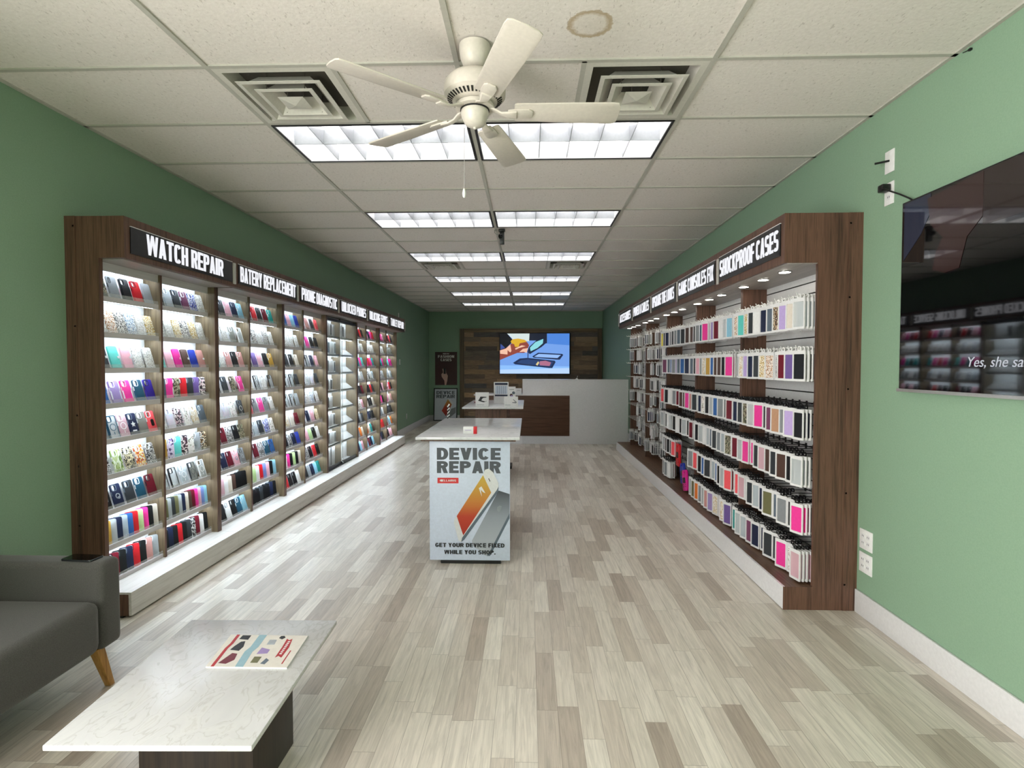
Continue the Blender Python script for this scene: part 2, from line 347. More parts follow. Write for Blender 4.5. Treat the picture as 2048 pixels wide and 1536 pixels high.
# ---------------------------------------------------------------- block lettering (drawn, not a font)
PWR = [.62]
def seg_arc(cx, cy, rx, ry, tx, ty, a0, a1, n=10):
    """a strip of a rounded-box ring between two angles, as quads"""
    pw = PWR[0]
    def pt(a, rx, ry):
        c, s_ = math.cos(a), math.sin(a)
        return (cx + rx * math.copysign(abs(c) ** pw, c), cy + ry * math.copysign(abs(s_) ** pw, s_))
    out = []
    for i in range(n):
        a, b = math.radians(a0 + (a1 - a0) * i / n), math.radians(a0 + (a1 - a0) * (i + 1) / n)
        out.append([pt(a, rx - tx, ry - ty), pt(a, rx, ry), pt(b, rx, ry), pt(b, rx - tx, ry - ty)])
    return out
def glyph(ch, w, h, t):
    """polygons of one capital; t stem width"""
    b = t * .78                                            # bar thickness
    R = lambda x0, y0, x1, y1: [(x0, y0), (x1, y0), (x1, y1), (x0, y1)]
    m = h / 2
    if ch == ' ': return [], w * .34
    if ch == '.': return [R(0, 0, t, t)], t
    if ch == ',': return [R(0, -t * .4, t * .7, t)], t
    if ch == 'I': return [R(0, 0, t, h)], t
    if ch == 'L': return [R(0, 0, t, h), R(t, 0, w * .86, b)], w * .86
    if ch == 'E': return [R(0, 0, t, h), R(t, 0, w * .88, b), R(t, h - b, w * .88, h), R(t, m - b / 2, w * .82, m + b / 2)], w * .88
    if ch == 'F': return [R(0, 0, t, h), R(t, h - b, w * .86, h), R(t, m - b / 2, w * .8, m + b / 2)], w * .86
    if ch == 'T': return [R(w / 2 - t / 2, 0, w / 2 + t / 2, h - b), R(0, h - b, w, h)], w
    if ch == 'H': return [R(0, 0, t, h), R(w - t, 0, w, h), R(t, m - b / 2, w - t, m + b / 2)], w
    if ch == 'N': return [R(0, 0, t, h), R(w - t, 0, w, h), [(t * .2, h), (w - t * 1.1, 0), (w - t * .2, 0), (t * 1.1, h)]], w
    if ch == 'M':
        W = w * 1.25; return [R(0, 0, t, h), R(W - t, 0, W, h), [(0, h), (W / 2 - t * .45, 0), (W / 2 + t * .45, 0), (t * 1.15, h)], [(W - t * 1.15, h), (W / 2 - t * .45, 0), (W / 2 + t * .45, 0), (W, h)]], W
    if ch == 'V': return [[(0, h), (w / 2 - t * .5, 0), (w / 2 + t * .5, 0), (t, h)], [(w - t, h), (w / 2 - t * .5, 0), (w / 2 + t * .5, 0), (w, h)]], w
    if ch == 'W':
        W = w * 1.5; q = t * .8
        return [[(0, h), (W * .25 - q / 2, 0), (W * .25 + q / 2, 0), (q, h)], [(W / 2 - q / 2, h), (W * .25 - q / 2, 0), (W * .25 + q / 2, 0), (W / 2 + q / 2, h)],
                [(W / 2 - q / 2, h), (W * .75 - q / 2, 0), (W * .75 + q / 2, 0), (W / 2 + q / 2, h)], [(W - q, h), (W * .75 - q / 2, 0), (W * .75 + q / 2, 0), (W, h)]], W
    if ch == 'A': return [[(0, 0), (t * .95, 0), (w / 2 + t * .5, h), (w / 2 - t * .5, h)], [(w - t * .95, 0), (w, 0), (w / 2 + t * .5, h), (w / 2 - t * .5, h)], R(w * .2, h * .18, w * .8, h * .18 + b * .8)], w
    if ch == 'Y': return [R(w / 2 - t / 2, 0, w / 2 + t / 2, m), [(0, h), (w / 2 - t / 2, m * .8), (w / 2 + t / 2, m * .8), (t, h)], [(w - t, h), (w / 2 - t / 2, m * .8), (w / 2 + t / 2, m * .8), (w, h)]], w
    if ch == 'X': return [[(0, 0), (t, 0), (w, h), (w - t, h)], [(w - t, 0), (w, 0), (t, h), (0, h)]], w
    if ch == 'K': return [R(0, 0, t, h), [(t * .8, m * .75), (t * .8, m * 1.25), (w - t, h), (w, h)], [(t * .9, m), (t * 1.5, m * 1.3), (w, 0), (w - t, 0)]], w
    if ch in 'OQ': return seg_arc(w / 2, m, w / 2, m, t, b, 0, 360, 24), w
    if ch == 'U': return [R(0, m * .6, t, h), R(w - t, m * .6, w, h)] + seg_arc(w / 2, m * .6, w / 2, m * .6, t, b, 180, 360, 12), w
    if ch == 'C': return seg_arc(w / 2, m, w / 2, m, t, b, 35, 325, 20), w
    if ch == 'G': return seg_arc(w / 2, m, w / 2, m, t, b, 35, 325, 20) + [R(w - t, h * .12, w, m), R(w * .52, m - b * .8, w, m)], w
    if ch == 'D': return [R(0, 0, t, h), R(t, 0, w * .45, b), R(t, h - b, w * .45, h)] + seg_arc(w * .45, m, w * .55, m, t, b, -90, 90, 12), w
    def bowl(y0, y1, x1):
        c = (y0 + y1) / 2
        return [R(t, y0, x1 * .5, y0 + b), R(t, y1 - b, x1 * .5, y1)] + seg_arc(x1 * .5, c, x1 * .5, (y1 - y0) / 2, t, b, -90, 90, 10)
    if ch == 'P': return [R(0, 0, t, h)] + bowl(h * .42, h, w), w
    if ch == 'R': return [R(0, 0, t, h)] + bowl(h * .42, h, w) + [[(w * .4, h * .5), (w * .4 + t, h * .5), (w, 0), (w - t, 0)]], w
    if ch == 'B': return [R(0, 0, t, h)] + bowl(m - b / 2, h, w * .94) + bowl(0, m + b / 2, w), w
    if ch == 'S':
        ry = (m + b / 2) / 2
        return seg_arc(w / 2, h - ry, w / 2, ry, t, b, 25, 270, 14) + seg_arc(w / 2, ry, w / 2, ry, t, b, 90, -155, 14), w
    if ch == '&': return seg_arc(w * .45, h * .74, w * .33, h * .26, t * .8, b * .8, 0, 360, 14) + seg_arc(w * .45, h * .3, w * .45, h * .3, t * .8, b * .8, 0, 360, 14) + [[(w * .2, h * .6), (w * .2 + t, h * .6), (w, 0), (w - t, 0)]], w
    return [R(0, 0, w, h)], w
def text_mesh(m, s, origin, xd, yd, nd, h, wr=.5, tr=.2, gap=.1, width=None, align='c', depth=.003, mi=0):
    """lay block capitals in m; wr, tr: letter width and stem over height; width: squeeze or stretch to this"""
    polys = []; x = 0
    for ch in s:
        g, adv = glyph(ch, wr * h, h, tr * h)
        polys += [[(px + x, py) for px, py in q] for q in g]; x += adv + gap * h * .5
    x -= gap * h * .5
    k = width / x if width else 1
    o = Vector(origin); xd, yd, nd = Vector(xd), Vector(yd), Vector(nd)
    off = -x * k / 2 if align == 'c' else 0
    for qi, q in enumerate(polys):
        dq = depth + (qi % 7) * .00006
        ps = [o + xd * (px * k + off) + yd * py for px, py in q]
        n = len(ps); vs = [tuple(p + nd * dq) for p in ps] + [tuple(p) for p in ps]
        e1, e2 = ps[1] - ps[0], ps[2] - ps[0]
        ccw = e1.cross(e2).dot(nd) > 0
        top = tuple(range(n)) if ccw else tuple(range(n))[::-1]
        sides = [((i, i + n, (i + 1) % n + n, (i + 1) % n) if ccw else (i, (i + 1) % n, (i + 1) % n + n, i + n)) for i in range(n)]
        m.add(vs, [top] + sides, mi)
    return m
def flat_poly(m, pts, origin, xd, yd, nd, off, mi=0, th=.0006):
    """a printed shape lying on a surface: pts in the surface's own metres"""
    o = Vector(origin); xd, yd, nd = Vector(xd), Vector(yd), Vector(nd)
    mx = Matrix((xd, yd, nd)).transposed().to_4x4(); mx.translation = o + nd * off
    m.prism(pts, 0, th, mi, mx); return m
def font_mesh(s, size, bold=0.0):
    c = bpy.data.curves.new('caption', 'FONT'); c.body = s; c.size = size; c.offset = bold; c.extrude = .0004; c.align_x = 'LEFT'; c.shear = .25
    o = bpy.data.objects.new('caption', c); COL.objects.link(o)
    bpy.context.view_layer.update()
    me = bpy.data.meshes.new_from_object(o.evaluated_get(bpy.context.evaluated_depsgraph_get()))
    bpy.data.objects.remove(o); bpy.data.curves.remove(c); return me
def rrect(w, h, r, n=5, cx=0, cy=0):
    out = []
    for qx, qy, a in ((1, 1, 0), (-1, 1, 90), (-1, -1, 180), (1, -1, 270)):
        for i in range(n + 1):
            t = math.radians(a + 90 * i / n); out.append((cx + qx * (w / 2 - r) + r * math.cos(t), cy + qy * (h / 2 - r) + r * math.sin(t)))
    return out
def circ(r, n=16, cx=0, cy=0): return [(cx + r * math.cos(2 * pi * i / n), cy + r * math.sin(2 * pi * i / n)) for i in range(n)]

# ---------------------------------------------------------------- the room
XL, XR, YF, YB, H = -2.685, 1.995, -2.2, 14.4, 2.935
WZ0, WZ1 = .12, 2.6
XS, Y0, FT = -.342, 3.197, .3048
struct('floor', M().box((XL, YF, -.08), (XR, YB, 0)), floor_m)
VY0, VY1 = -2.15, .3                                         # side window by the entrance, left of the camera
struct('wall_left', M().box((XL - .12, VY1, 0), (XL, YB, H)).box((XL - .12, YF, 0), (XL, VY0, H)).box((XL - .12, VY0, 0), (XL, VY1, WZ0)).box((XL - .12, VY0, WZ1), (XL, VY1, H)), green)
struct('wall_right', M().box((XR, YF, 0), (XR + .12, YB, H)), green)
struct('wall_back', M().box((XL, YB, 0), (XR, YB + .12, H)), green)
struct('wall_front', M().box((XL, YF - .12, 0), (XR, YF, H)), green)
m = M()
for y in (VY0, (VY0 + VY1) / 2, VY1 - .05): m.box((XL - .1, y, WZ0), (XL - .02, y + .05, WZ1))
for z in (WZ0, WZ1 - .05): m.box((XL - .1, VY0, z), (XL - .02, VY1, z + .05))
struct('window_1', m, mat('window_frame_dark', '3a3a3a', .4))
bb = mat('baseboard_white', 'dcdcdc', .4)
struct('baseboard_right', M().box((XR - .014, YF, 0), (XR, 3.26, .14)).box((XR - .014, 9.14, 0), (XR, YB, .14)), bb, .003)
struct('baseboard_left', M().box((XL, YF, 0), (XL + .014, 3.03, .14)).box((XL, 10.1, 0), (XL + .014, YB, .14)), bb, .003)
struct('baseboard_back', M().box((XL, YB - .014, 0), (-1.85, YB, .14)), bb, .003)

# suspended ceiling: tiles in a tee grid, with openings for lamps and vents
xl = [XL, XS - 4 * FT, XS, XS + 4 * FT, XR]
LIGHT_ROWS = [0, 3, 6, 9, 12, 15]
half_vents = {(-1, 1): 'a', (-1, 2): 'b', (7, 1): 'a', (7, 2): 'b', (13, 2): 'b'}
ROWS = range(-9, 19)
m = M(); tee = M()
ZT = H + .008
def tile(x0, x1, y0, y1): m.box((x0, y0, ZT), (x1, y1, ZT + .02))
for k in ROWS:
    y0, y1 = max(YF, Y0 + k * 2 * FT), min(YB, Y0 + (k + 1) * 2 * FT)
    if y1 <= y0: continue
    for c in range(4):
        if k in LIGHT_ROWS and c in (1, 2): continue
        v = half_vents.get((k, c))
        if v == 'a': tile(xl[1] + 2 * FT, xl[2], y0, y1)
        elif v == 'b': tile(xl[2], xl[2] + 2 * FT, y0, y1)
        else: tile(xl[c], xl[c + 1], y0, y1)
        if v: 
            xm = xl[c] + 2 * FT; tee.box((xm - .012, y0, H), (xm + .012, y1, H + .01))
    tee.box((XL, y0 - .012, H), (XR, y0 + .012, H + .01))
for x in xl[1:4]: tee.box((x - .0125, YF, H - .0005), (x + .0125, YB, H + .0095))
tee.box((XL, YF, H), (XL + .022, YB, H + .01)).box((XR - .022, YF, H), (XR, YB, H + .01)).box((XL, YB - .022, H), (XR, YB, H + .01))
m.box((XL - .12, YF - .12, H + .3), (XR + .12, YB + .12, H + .36), 1)
m.box((XL - .12, YF - .12, H), (XL, YB + .12, H + .3), 1).box((XR, YF - .12, H), (XR + .12, YB + .12, H + .3), 1).box((XL, YB, H), (XR, YB + .12, H + .3), 1).box((XL, YF - .12, H), (XR, YF, H + .3), 1)
struct('ceiling', m, [tile_m, tee_m])
struct('trim_1', tee, tee_m)

# recessed parabolic lamps
LW, LD = 4 * FT - .03, 2 * FT - .03
def make_lamp():
    t = thing('ceiling_light', '', 'ceiling light')
    w, d = LW / 2, LD / 2
    fr = M().prism([(-w, -d), (w, -d), (w, d), (-w, d)], -.004, .012, 0, holes=[[(-w + .014, -d + .014), (w - .014, -d + .014), (w - .014, d - .014), (-w + .014, d - .014)]])
    child('frame', fr.mesh('lamp_frame', [black_pl]), t)
    hs = M(); w2, d2 = w - .014, d - .014
    hs.box((-w2, -d2, .19), (w2, d2, .2))
    for a, b in (((-w2, -d2, 0), (-w2 + .003, d2, .19)), ((w2 - .003, -d2, 0), (w2, d2, .19)), ((-w2, -d2, 0), (w2, -d2 + .003, .19)), ((-w2, d2 - .003, 0), (w2, d2, .19))): hs.box(a, b)
    child('reflector', hs.mesh('lamp_reflector', [lampwhite]), t)
    lv = M()
    def blade(a, b, ax):
        """a thin wedge louvre: narrow foot, wider head"""
        if ax == 'y':
            x = a; vs = [(x - .002, -d2, .004), (x + .002, -d2, .004), (x + .012, -d2, .09), (x - .012, -d2, .09)]
            vs += [(p[0], d2, p[2]) for p in vs]
        else:
            y = a; vs = [(-w2, y - .003, .004), (-w2, y + .003, .004), (-w2, y + .02, .09), (-w2, y - .02, .09)]
            vs += [(w2, p[1], p[2]) for p in vs]
        lv.add(vs, [(0, 1, 2, 3), (7, 6, 5, 4), (0, 4, 5, 1), (1, 5, 6, 2), (2, 6, 7, 3), (3, 7, 4, 0)])
    for i in range(1, 6): blade(-w2 + i * 2 * w2 / 6, 0, 'y')
    blade(0, 0, 'x')
    child('louver', lv.mesh('lamp_louver', [mat('lamp_louvre', 'a9adb2', .4)]), t)
    for s in (-1, 1):
        tb = M().tube([(-w2 + .03, s * d2 / 2, .14), (w2 - .03, s * d2 / 2, .14)], .016, 8)
        child('lamp_tube', tb.mesh('lamp_tube', [tube_m]), t)
    return t
lampwhite = mat('lamp_white', 'f2f3f5', .35)
lamp0 = make_lamp(); first = True
for i, k in enumerate(LIGHT_ROWS):
    for side, x in (('left', XS - 2 * FT), ('right', XS + 2 * FT)):
        where = f'{ORD[i + 1]} row from the shop front, {side} of the pair'
        loc = (x, Y0 + (2 * k + 1) * FT, H)
        lab = f'white louvred ceiling light, {where}'
        if first: lamp0.location = loc; lamp0['label'] = lab; lamp0['group'] = 'recessed ceiling lights'; first = False
        else: dup(lamp0, loc, lab)
# square stepped air vents
vent_m = mat('vent_enamel', 'd0cdc3', .5); vent_d = mat('vent_dark', '57534b', .9)  # second tone: even dark grey for the duct plate and its struts
def ring(m, w0, z0, w1, z1, th=.002, mi=0):
    """a sloping square ring from half-width w0 at z0 to w1 at z1"""
    vs = []
    for dz in (0, th):
        for w, z in ((w0, z0), (w1, z1)): vs += [(-w, -w, z + dz), (w, -w, z + dz), (w, w, z + dz), (-w, w, z + dz)]
    fs = []
    for i in range(4):
        j = (i + 1) % 4
        fs += [(i, j, 4 + j, 4 + i)[::-1], (8 + i, 8 + j, 12 + j, 12 + i), (i, j, 8 + j, 8 + i), (4 + i, 12 + i, 12 + j, 4 + j)]
    m.add(vs, fs, mi)
def make_vent(vm):
    t = thing('ceiling_vent', '', 'air vent'); W = FT - .012
    child('outer_frame', (lambda q: (ring(q, W, 0, W - .035, -.001), ring(q, W - .035, -.001, W - .05, .07), q)[-1])(M()).mesh('vent_frame', [vm]), t)
    for nm, a, za, b, zb in (('outer_cone', .215, -.022, .135, .04), ('middle_cone', .15, -.028, .07, .04)):
        q = M(); ring(q, a, za, a - .022, za - .002); ring(q, a - .022, za - .002, b, zb); child(nm, q.mesh(nm, [vm]), t)
    q = M().add([(-.068, -.068, -.026), (.068, -.068, -.026), (.068, .068, -.026), (-.068, .068, -.026), (0, 0, -.042), (0, 0, -.016)],
                [(0, 1, 4)[::-1], (1, 2, 4)[::-1], (2, 3, 4)[::-1], (3, 0, 4)[::-1], (0, 1, 5), (1, 2, 5), (2, 3, 5), (3, 0, 5)])
    child('centre_plate', q.mesh('vent_centre', [vm]), t)
    q = M().box((-W + .05, -W + .05, .07), (W - .05, W - .05, .08))
    for x, y in ((.1, .12), (-.1, .12), (.1, -.12), (-.1, -.12), (.03, .03), (-.03, -.03)): q.tube([(x, y, -.02), (x, y, .072)], .003, 5)
    child('duct', q.mesh('vent_duct', [vent_d]), t)
    return t
v0 = make_vent(vent_m); v0.location = (XS - 3 * FT, Y0 - FT, H); tag(v0, 'square stepped ceiling vent left of the ceiling fan', 'air vent', 'stepped ceiling vents')
dup(v0, (XS + 3 * FT, Y0 - FT, H), 'square stepped ceiling vent right of the ceiling fan, beyond the brown stain')
dup(v0, (XS - 3 * FT, Y0 + 15 * FT, H), 'square stepped ceiling vent further back, left, behind the third light row')
dup(v0, (XS + 3 * FT, Y0 + 15 * FT, H), 'square stepped ceiling vent further back, right, behind the third light row')
r0 = thing('return_grille', 'pale louvred return grille in the ceiling near the back wall', 'air vent', (XS + 3 * FT, Y0 + 27 * FT, H))
child('frame', M().prism([(-.29, -.29), (.29, -.29), (.29, .29), (-.29, .29)], -.004, .01, holes=[[(-.25, -.25), (.25, -.25), (.25, .25), (-.25, .25)]]).mesh('grille_frame', [white_sat]), r0)
q = M()
for i in range(16): q.box((-.25, -.245 + i * .031, .0), (.25, -.225 + i * .031, .004))
child('slats', q.mesh('grille_slats', [white_sat]), r0)
child('backing', M().box((-.25, -.25, .04), (.25, .25, .05)).mesh('grille_backing', [vent_m]), r0)

# ---------------------------------------------------------------- ceiling fan
FX, FY = -.242, 2.45
fan = thing('ceiling_fan', 'white five-blade ceiling fan with pull chain', 'ceiling fan', (FX, FY, H))
def fp(nm, q, bevel=0, smooth=True, parent=None, mt=None):
    return child(nm, q.mesh('fan_' + nm, [mt or fanwhite], bevel, 2, smooth), parent or fan)
fp('canopy', M().lathe([(.012, -.1), (.035, -.1), (.052, -.088), (.066, -.055), (.07, -.02), (.07, 0)], n=32))
fp('downrod', M().lathe([(.0125, -.15), (.0125, -.08)], n=16))
fp('motor_housing', M().lathe([(.02, -.132), (.06, -.135), (.118, -.15), (.135, -.17), (.14, -.2), (.138, -.225), (.125, -.236), (.1, -.25), (.07, -.262), (.03, -.264)], n=48))
q = M()
for i in range(40):
    a = 2 * pi * i / 40; mx = Matrix.Rotation(a, 4, 'Z')
    q.add([(.102, -.0035, -.2515), (.124, -.0045, -.2395), (.124, .0045, -.2395), (.102, .0035, -.2515)], [(0, 1, 2, 3)[::-1]], 0, mx)
    q.add([(.102, -.0035, -.2495), (.124, -.0045, -.2375), (.124, .0045, -.2375), (.102, .0035, -.2495)], [(0, 1, 2, 3)], 0, mx)
child('vent_slots', q.mesh('fan_slots', [darkgap]), fan, label='dark cooling slots')
fp('blade_hub', M().lathe([(.03, -.262), (.085, -.264), (.088, -.272), (.088, -.282), (.06, -.286), (.03, -.286)], n=40))
fp('hub_gap', M().lathe([(.03, -.284), (.066, -.284), (.066, -.291), (.03, -.291)], n=32), mt=darkgap)
fp('switch_cup', M().lathe([(.03, -.29), (.062, -.29), (.064, -.3), (.06, -.318), (.055, -.325), (.054, -.332), (.044, -.35), (.02, -.362), (.008, -.364), (.006, -.37), (.002, -.372)], n=40))
for i in range(5):
    a = math.radians(3 + 72 * i); mx = Matrix.Rotation(a, 4, 'Z')
    tilt = Matrix.Translation((0, 0, -.296)) @ Matrix.Rotation(math.radians(-12), 4, 'X')
    out = [(.18, -.052), (.19, -.057), (.45, -.066), (.62, -.07), (.645, -.066), (.654, -.05), (.657, 0), (.654, .05), (.645, .066), (.62, .07), (.45, .066), (.19, .057), (.18, .052)]
    b = child('blade', M().prism(out, 0, .007).mesh('fan_blade', [fanwhite], .002), fan, mx @ tilt)
    k = M()
    arm = [(.06, -.275), (.09, -.283), (.12, -.297), (.15, -.303), (.19, -.302)]
    inv = tilt.inverted()
    vs = []; n_ = 0
    for (x, z), hw in zip(arm, (.022, .018, .013, .02, .026)):
        for y, dz in ((-hw, 0), (hw, 0), (hw * .8, -.008), (-hw * .8, -.008)):
            yy = y; zz = z + dz + (0.0 if x < .13 else yy * -.21); vs.append(tuple(inv @ Vector((x, yy, zz))))
    fs = []
    for s_ in range(4):
        for j in range(4): fs.append((s_ * 4 + j, s_ * 4 + (j + 1) % 4, s_ * 4 + 4 + (j + 1) % 4, s_ * 4 + 4 + j)[::-1])
    fs += [(0, 1, 2, 3), (16, 17, 18, 19)[::-1]]
    k.add(vs, fs)
    k.prism([(.15, -.022), (.2, -.03), (.245, -.03), (.262, -.018), (.262, .018), (.245, .03), (.2, .03), (.15, .022)], -.008, 0)
    child('bracket', k.mesh('fan_bracket', [fanwhite], .002), b)
ch = fp('pull_chain', M().tube([(-.05, .02, -.31), (-.052, .02, -.63)], .0014, 6), mt=chrome)
child('pull_knob', M().lathe([(.002, -.63), (.006, -.636), (.009, -.652), (.007, -.668), (.002, -.673)], (-.052, .02, 0), 12).mesh('fan_knob', [white_sat], smooth=True), ch)

# small ceiling camera
cam_t = thing('security_camera', 'small black security camera under the ceiling behind the second light row', 'camera', (-.28, 5.72, H))
child('mount_base', M().box((-.035, -.03, -.02), (.035, .03, 0)).mesh('camera_base', [black_pl], .004), cam_t)
child('camera_body', M().box((-.022, -.02, -.155), (.026, .025, -.018)).mesh('camera_body', [black_pl], .004), cam_t)
q = M().lathe([(.006, -.03), (.022, -.028), (.024, 0), (.02, .02)], n=20, mx=Matrix.Translation((-.015, -.02, -.075)) @ Matrix.Rotation(math.radians(90), 4, 'X'))
child('lens', q.mesh('camera_lens', [black_gl], smooth=True), cam_t)
child('cable', M().tube([(-.02, -.02, -.055), (-.05, -.03, -.06), (-.075, -.03, -.04), (-.075, -.02, -.01), (-.05, 0, 0)], .003, 6).mesh('camera_cable', [mat('grey_cable', '8a8a86', .5)]), cam_t)

# ---------------------------------------------------------------- the long display wall on the left: six lit bays
LY = [3.043, 4.212, 5.38, 6.548, 7.724, 8.9, 10.075]
XB, XFR, XD, XH, XP = XL + .035, -2.494, -2.545, -2.336, -2.34     # back panel, panel fronts, shelf fronts, header front, plinth front
SHZ = [1.910 - .2165 * k for k in range(9)]
SIGNS_L = ['WATCH REPAIR', 'BATERY REPLACEMENT', 'PHONE DIAGNOSTIC', 'UNLOCKED PHONES', 'UNLOCKING SERVICE', 'TABLET REPAIR']
BAYLAB = ['first', 'second', 'third', 'fourth', 'fifth', 'last']
back_m = mat('shelf_back_white', 'f0f2f2', .55)
sign_black = mat('sign_black', '0c0c0e', .3)
bar_m = mat('divider_bar', 'bdbab4', .4)
def sign_parts(hd, txt, xf, ya, yb, za, zb, sgn, width, h, barY):
    """black sign panel with raised letters and a pale divider bar on a header whose face is x = xf"""
    sp = part('sign_panel', M().box((xf, ya, za), (xf + sgn * .006, yb, zb)), sign_black, hd)
    nd = (sgn, 0, 0); xd = (0, 1, 0) if sgn > 0 else (0, -1, 0)
    q = M(); text_mesh(q, txt, (xf + sgn * .006, (ya + yb) / 2, (za + zb) / 2 - h * .5 + .004), xd, (0, 0, 1), nd, h, .5, .185, .1, width, 'c', .0025)
    part('lettering', q, letter_m, hd, label='white block capitals')
    part('light_edge', M().box((xf, ya, zb), (xf + sgn * .008, yb, zb + .004)), white_sat, hd)
    part('divider_bar', M().box((xf, barY - .016, za - .012), (xf + sgn * .012, barY + .016, zb - .002)), bar_m, hd, .002)
TW = [.82, 1.03, 1.02, 1.0, 1.0, .94]
SHELF_CACHE = {}
for b in range(6):
    ya, yb = LY[b], LY[b + 1]; ym = (ya + yb) / 2
    what = 'with glass doors over white boxes' if b == 3 else 'of phone cases'
    u = thing('display_cabinet', f'lit dark wood display bay {what}, {BAYLAB[b]} on the left wall', 'display cabinet', (XL, ym, 0), 'lit display bays along the left wall')
    e0 = .03 if b == 0 else .024; e1 = .03 if b == 5 else .024
    part('side_panel', M().box((XL, ya, .0), (XFR, ya + e0, 2.117)), [walnut if b == 0 else walnut_lit], u)
    part('side_panel', M().box((XL, yb - e1, .0), (XFR, yb, 2.117)), walnut_lit, u)
    part('edge_strip', M().box((XFR, ya, .15), (XFR + .004, ya + e0, 2.117)), walnut, u); part('edge_strip', M().box((XFR, yb - e1, .15), (XFR + .004, yb, 2.117)), walnut, u)
    part('back_panel', M().box((XB - .012, ya + e0, .15), (XB, yb - e1, 2.117)), back_m, u)
    hd = part('header', M().box((XL, ya, 2.117), (XH, yb, 2.357)), walnut, u)
    part('soffit', M().box((XB, ya + e0, 2.112), (XH - .03, yb - e1, 2.117)), soffit_m, u)
    sign_parts(hd, SIGNS_L[b], XH, ya + .045, yb - .045, 2.15, 2.305, 1, TW[b], .124, yb - .018)
    part('fascia', M().box((XD - .012, ya + e0, 2.062), (XD, yb - e1, 2.112)), fascia, u)
    for cidx, (c0, c1) in enumerate(((ya + e0, ym - .009), (ym + .009, yb - e1))):
        q = M().box((XD - .028, c0 + .02, 2.106), (XD - .016, c1 - .02, 2.112)); part('light_strip', q, led, u)
    # plinth
    pl = part('plinth', M().box((XL, ya, .012), (XP - .016, yb, .139)), walnut, u)
    part('plinth_front', M().box((XP - .016, ya + (.0 if b else .002), .012), (XP, yb - .0015, .152)), ash, u)
    part('plinth_top', M().box((XFR - .08, ya + .002, .139), (XP - .016, yb - .0015, .152)), ash, u)
    part('toe_kick', M().box((XL, ya, 0), (XP - .05, yb, .012)), black_pl, u)
    part('divider', M().box((XB, ym - .009, .152), (XD + .012, ym + .009, 2.112)), [walnut_lit], u)
    part('divider_edge', M().box((XD + .012, ym - .009, .152), (XD + .015, ym + .009, 2.112)), walnut, u)
    if b == 0:
        fl = part('filler_strip', M().box((XL, ya - .006, 0), (XL + .062, ya, 2.357)), walnut, u)
        for z in (2.3, 1.72, 1.2, .9, .55): child('screw_cap', M().lathe([(.004, -.004), (.006, -.002), (.006, 0)], n=10, mx=Matrix.Translation((XL + .052, ya - .006, z)) @ Matrix.Rotation(math.radians(90), 4, 'X')).mesh('screw_cap', [white_sat]), fl)
    if b != 3:
        for c0, c1 in ((ya + e0, ym - .009), (ym + .009, yb - e1)):
            for k, z in enumerate(SHZ):
                sh = part('shelf', M().box((XB, c0, z - .024), (XD - .012, c1, z - .012)).box((XD - .012, c0, z - .032), (XD, c1, z)), fascia, u)
                if k < 8: part('light_strip', M().box((XD - .03, c0 + .02, z - .03), (XD - .016, c1 - .02, z - .0245)), led, sh)
                part('acrylic_lip', M().box((XD - .003, c0 + .004, z), (XD - .0005, c1 - .004, z + .022)), acryl, sh)
    else:
        for ci, (c0, c1) in enumerate(((ya + e0, ym - .009), (ym + .009, yb - e1))):
            for k in range(8 if ci == 0 else 7):
                z = 1.87 - .235 * k if ci == 0 else 1.87 - .235 * k
                if ci == 0 and k == 7: continue
                sh = part('shelf', M().box((XB, c0, z - .014), (XD, c1, z)).box((XD - .012, c0, z - .03), (XD, c1, z)), [white_sat], u)
                part('light_strip', M().box((XD - .03, c0 + .02, z - .03), (XD - .016, c1 - .02, z - .0245)), led, sh)
                if ci == 1 and k: 
                    q = M().add([(XB, c0, z), (XD - .004, c0, z), (XB, c0, z + .075), (XB, c1, z), (XD - .004, c1, z), (XB, c1, z + .075)], [(0, 2, 1)[::-1], (3, 4, 5)[::-1], (1, 2, 5, 4), (0, 3, 5, 2), (0, 1, 4, 3)])
                    part('sloping_insert', q, white_sat, sh)
        for i, (g0, g1, x) in enumerate(((ya + .03, ym + .05, XFR - .03), (ym - .05, yb - .03, XFR - .018))):
            g = part('glass_door', M().box((x - .0025, g0, .2), (x + .0025, g1, 2.06)), glass, u)
            part('bottom_rail', M().box((x - .005, g0, .165), (x + .005, g1, .2)), black_pl, g)
            part('polished_edge', M().box((x - .003, (g1 if i == 0 else g0) - .004, .2), (x + .003, (g1 if i == 0 else g0) + .004, 2.06)), white_sat, g)
        part('door_track', M().box((XFR - .05, ya + .026, .152), (XFR - .004, yb - .026, .165)).box((XFR - .05, ya + .026, 2.06), (XFR - .004, yb - .026, 2.09)), black_pl, u)
        part('door_lock', M().lathe([(.002, -.014), (.011, -.012), (.011, 0)], n=14, mx=Matrix.Translation((XFR - .012, ym - .03, .183)) @ Matrix.Rotation(math.radians(-90), 4, 'Y')), chrome, u)

